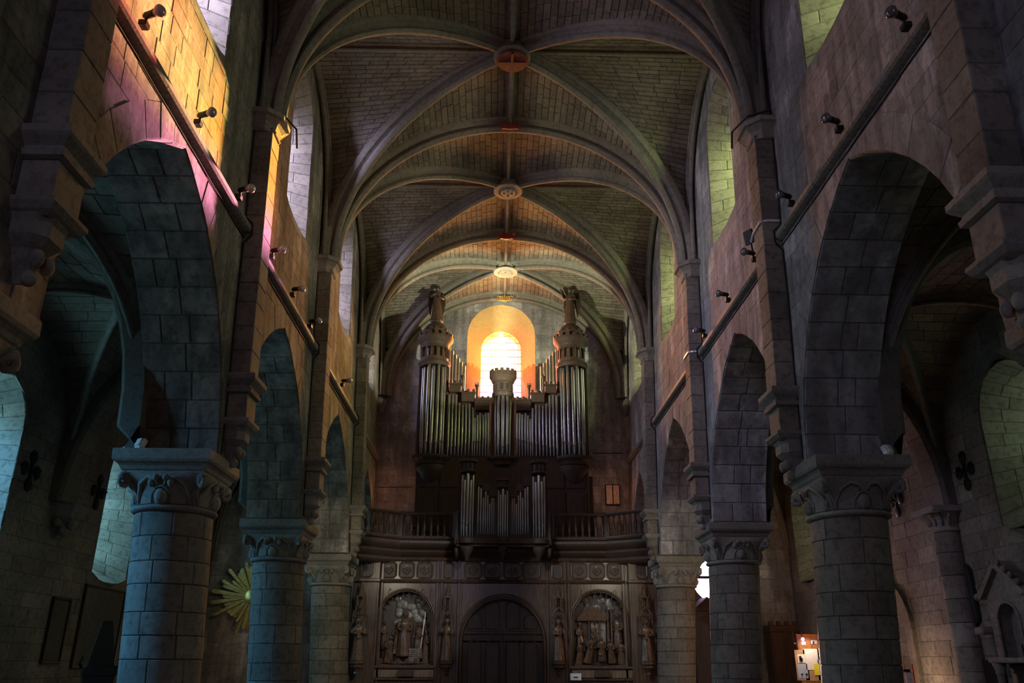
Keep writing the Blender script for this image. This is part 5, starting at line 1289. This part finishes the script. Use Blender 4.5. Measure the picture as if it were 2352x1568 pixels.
# oval memorial plaque
c=atx(2224,1366,10.25); SL=plain('black_slate',(.02,.022,.02),.6,noise=.3)
t=thing('memorial_plaque','black rounded memorial plaque on the right aisle wall beside the half column','plaque')
P=[(c.y+.30*cos(2*PI*k/32)*(1.0),c.z+(.42 if sin(2*PI*k/32)>0 else -.42)+.26*sin(2*PI*k/32)) for k in range(32)]
MB().prism(P,lambda p:V((10.19,p[0],p[1])),lambda p:V((10.31,p[0],p[1]))).build('slab',SL,t)
P2=[(c.y+(y-c.y)*.86,c.z+(z-c.z)*.92) for y,z in P]; MB().tube([V((10.185,*p)) for p in P2+[P2[0]]],.012,5).build('rim',SL,t)
# gabled stone tomb niche
B=lambda px,py:atx(px,py,10.15)
def yz(px,py): q=B(px,py); return (q.y,q.z)
t=thing('stone_aedicule','gabled stone wall monument with an arched niche on the right aisle wall','monument')
ap=yz(2306,1287); cy=ap[0]; 
def pr(poly,x0,x1,nm,mt=STONE): return MB().prism(poly,lambda p:V((x0,p[0],p[1])),lambda p:V((x1,p[0],p[1]))).build(nm,mt,t)
zg=ap[1]; ze=zg-.62; wd=.78
pr([(cy-wd,ze),(cy-wd,ze-.08),(cy-wd*.86,ze-.1),(cy,zg-.14),(cy+wd*.86,ze-.1),(cy+wd,ze-.08),(cy+wd,ze),(cy,zg)],9.88,10.32,'gable_coping')
for s in (-1,1):
    for k in range(4): MB().ball((9.90,cy+s*wd*(.2+.22*k),zg-.62*(.2+.22*k)+.07),.06,.06,.07,8,5).build('crocket',STONE,t,True)
    MB().ball((9.93,cy+s*(wd+.02),ze-.04),.09,.08,.08,8,6).build('end_knob',STONE,t,True)
nz=zg-1.85; mb_=MB(); f_=lambda y,z:(10.0,y,z)
wall_skin(mb_,f_,cy-wd*.8,cy+wd*.8,nz,ze-.05,[arch_op(cy,.36,ze-.55,.36,0,-9)],.05)
mb_.prism([(cy-wd*.8,ze-.05),(cy+wd*.8,ze-.05),(cy,zg-.12)],lambda p:V((10.0,p[0],p[1])),lambda p:V((10.3,p[0],p[1])))
P=[(cy-.36,nz)]+[(cy-.36*cos(PI*k/16),ze-.55+.36*sin(PI*k/16)) for k in range(17)]+[(cy+.36,nz)]
mb_.loft([[V((10.0,y,z)) for y,z in P],[V((10.27,y,z)) for y,z in P]],False,False); mb_.box(10.26,10.3,cy-.4,cy+.4,nz,ze)
mb_.add([(10.0,cy-wd*.8,nz),(10.3,cy-wd*.8,nz),(10.3,cy-wd*.8,ze),(10.0,cy-wd*.8,ze)],[(0,1,2,3)]); mb_.build('arched_front',STONE,t)
MB().tube([V((9.985,y,z)) for y,z in P],.03,6).build('arch_moulding',STONE,t,True)
MB().box(9.85,10.3,cy-wd,cy+wd,nz-.10,nz,.02).build('shelf',STONE,t)
for s in (-1,1):
    MB().lathe((9.98,cy+s*.62,0),[(.12,0),(.12,.12),(.08,.2),(.075,nz-.32),(.10,nz-.30),(.085,nz-.26),(.14,nz-.10)],14).build('colonnette',STONE,t,True)
    MB().box(9.86,10.3,cy+s*(wd+.16)-.16,cy+s*(wd+.16)+.16,nz+.45,nz+.60,.03).build('side_bracket',STONE,t)
MB().box(10.12,10.3,cy-.5,cy+.5,0,nz-.12,.01).build('dark_panel',BLW,t); MB().box(10.16,10.3,cy+.95,cy+1.55,0,nz-.05,.01).build('side_panel',BLW,t)
MB().box(10.2,10.27,cy-.15,cy+.12,nz+.02,nz+.25,.01).build('niche_plaque',BLW,t)
# brass lamp on the nearest right capital
t=thing('brass_lamp','small brass lamp with crystal drops on the nearest right capital','lamp'); p=at(2309,750,6.78); BRS=plain('brass',(.6,.42,.15),.25,.9)
x,y,z=4.60,6.80,HA
q=lambda dx,dz:(x+dx,y,z+dz)
MB().lathe((x,y,z),[(0,0),(.04,0),(.04,.02),(.012,.03),(.012,.06),(0,.06)],10).build('foot',BRS,t)
MB().tube([q(-.02,.05),q(-.055,.12),q(-.06,.22),q(.0,.34),q(.045,.10),q(.02,.05)],.006,5).build('rods',BRS,t)
for dx,dz in ((-.06,.10),(.045,.10),(.06,.07),(0,.045),(-.05,.20)): MB().ball(q(dx,dz),.016,None,None,7,5).build('crystal',BULB,t,True)
# blind arch low in the right aisle wall
t=thing('blind_arch','low stone blind arch in the right aisle wall behind the first full column','arch')
P=arch_pts(22.4,.85,2.35,.95,0,10,0); E=arch_pts(22.4,.85,2.35,.95,.34,10,0)
for k in range(len(P)-1):
    vs=[V((x,*p)) for x in (10.18,10.31) for p in (P[k],P[k+1],E[k+1],E[k])]
    MB().add(vs,[(0,1,2,3),(7,6,5,4),(0,4,5,1),(1,5,6,2),(2,6,7,3),(3,7,4,0)]).build('voussoir',STONE,t)
# lamp light: ledge spotlights aimed at the last bay, warm lamps in the right aisle, notice board lamps
bulb(lampL,LAMPP,(1,1,.68),.03,38,(3.3,29,14.3),.25); bulb(lampR,LAMPP,(1,1,.68),.03,38,(-3.3,29,14.3),.25)
bulb((8.8,24.2,3.3),AISORANGE,(1,.42,.16),.15); bulb((9.3,20.6,1.2),AISORANGE*.5,(1,.62,.36),.12)
p=A(1850,1468); bulb((p.x-.05,YB_-.42,p.z+.12),BOARDP,(1,.80,.55),.04,120,(p.x+.1,YB_,p.z-1.0))
for s in (-1,1): bulb((s*-4.2,15.2,8.8),RELP,(.85,.95,1),.03,20,(s*3.3,27,3.2),.6)
for s in (-1,1): bulb((s*3.9,28.3,7.2),9,(1,.40,.20),.1)  # unseen warm lights added to redden the west wall beside the organ
bulb((-8.2,27.6,1.6),9.0,(1,.55,.25),.1)  # unseen warm light added for the gilded sunburst

for s in (-1,1): bulb((s*4.35,19.6,4.75),CAPL,(1,.88,.62),.05,75,(s*5.1,24.4,3.4))

# lights added above the ledges to brighten the side cells of the vault
for s in (-1,1):
    for y0,y1 in ((15.3,17.4),(21.2,23.2)):
        bulb(lean((s*4.28,y0,8.9)),VLP,(1,.96,.50) if s<0 else (1,.80,.58),.03,50,(-s*3.9,y1,13.6),.4)

# pale double panel and a cable on the west wall beside the organ
a=at(1393,1158,29.55); b=at(1421,1115,29.55); t=thing('wall_box','pale double panel box on the west wall, right of the organ','panel')
xm=(a.x+b.x)/2; PP=plain('pale_panel',(.55,.42,.34),.5)
MB().box(a.x-.03,b.x+.03,29.5,29.6,a.z-.03,b.z+.03,.01).build('case',OWOOD,t)
for x0_,x1_ in ((a.x,xm-.02),(xm+.02,b.x)): MB().box(x0_,x1_,29.47,29.5,a.z,b.z,.008).build('panel',PP,t)
for (pa,pb,lab) in (((868,1118),(948,1118),'thin cable across the west wall left of the organ'),((1362,1040),(1432,1040),'thin cable across the west wall right of the organ')):
    a=at(*pa,29.57); b=at(*pb,29.57)
    o=MB().tube([a.lerp(b,k/6)+V((0,0,-.012*(k%2))) for k in range(7)],.014,5).build('cable',CABLE); tag(o,lab,'cable')
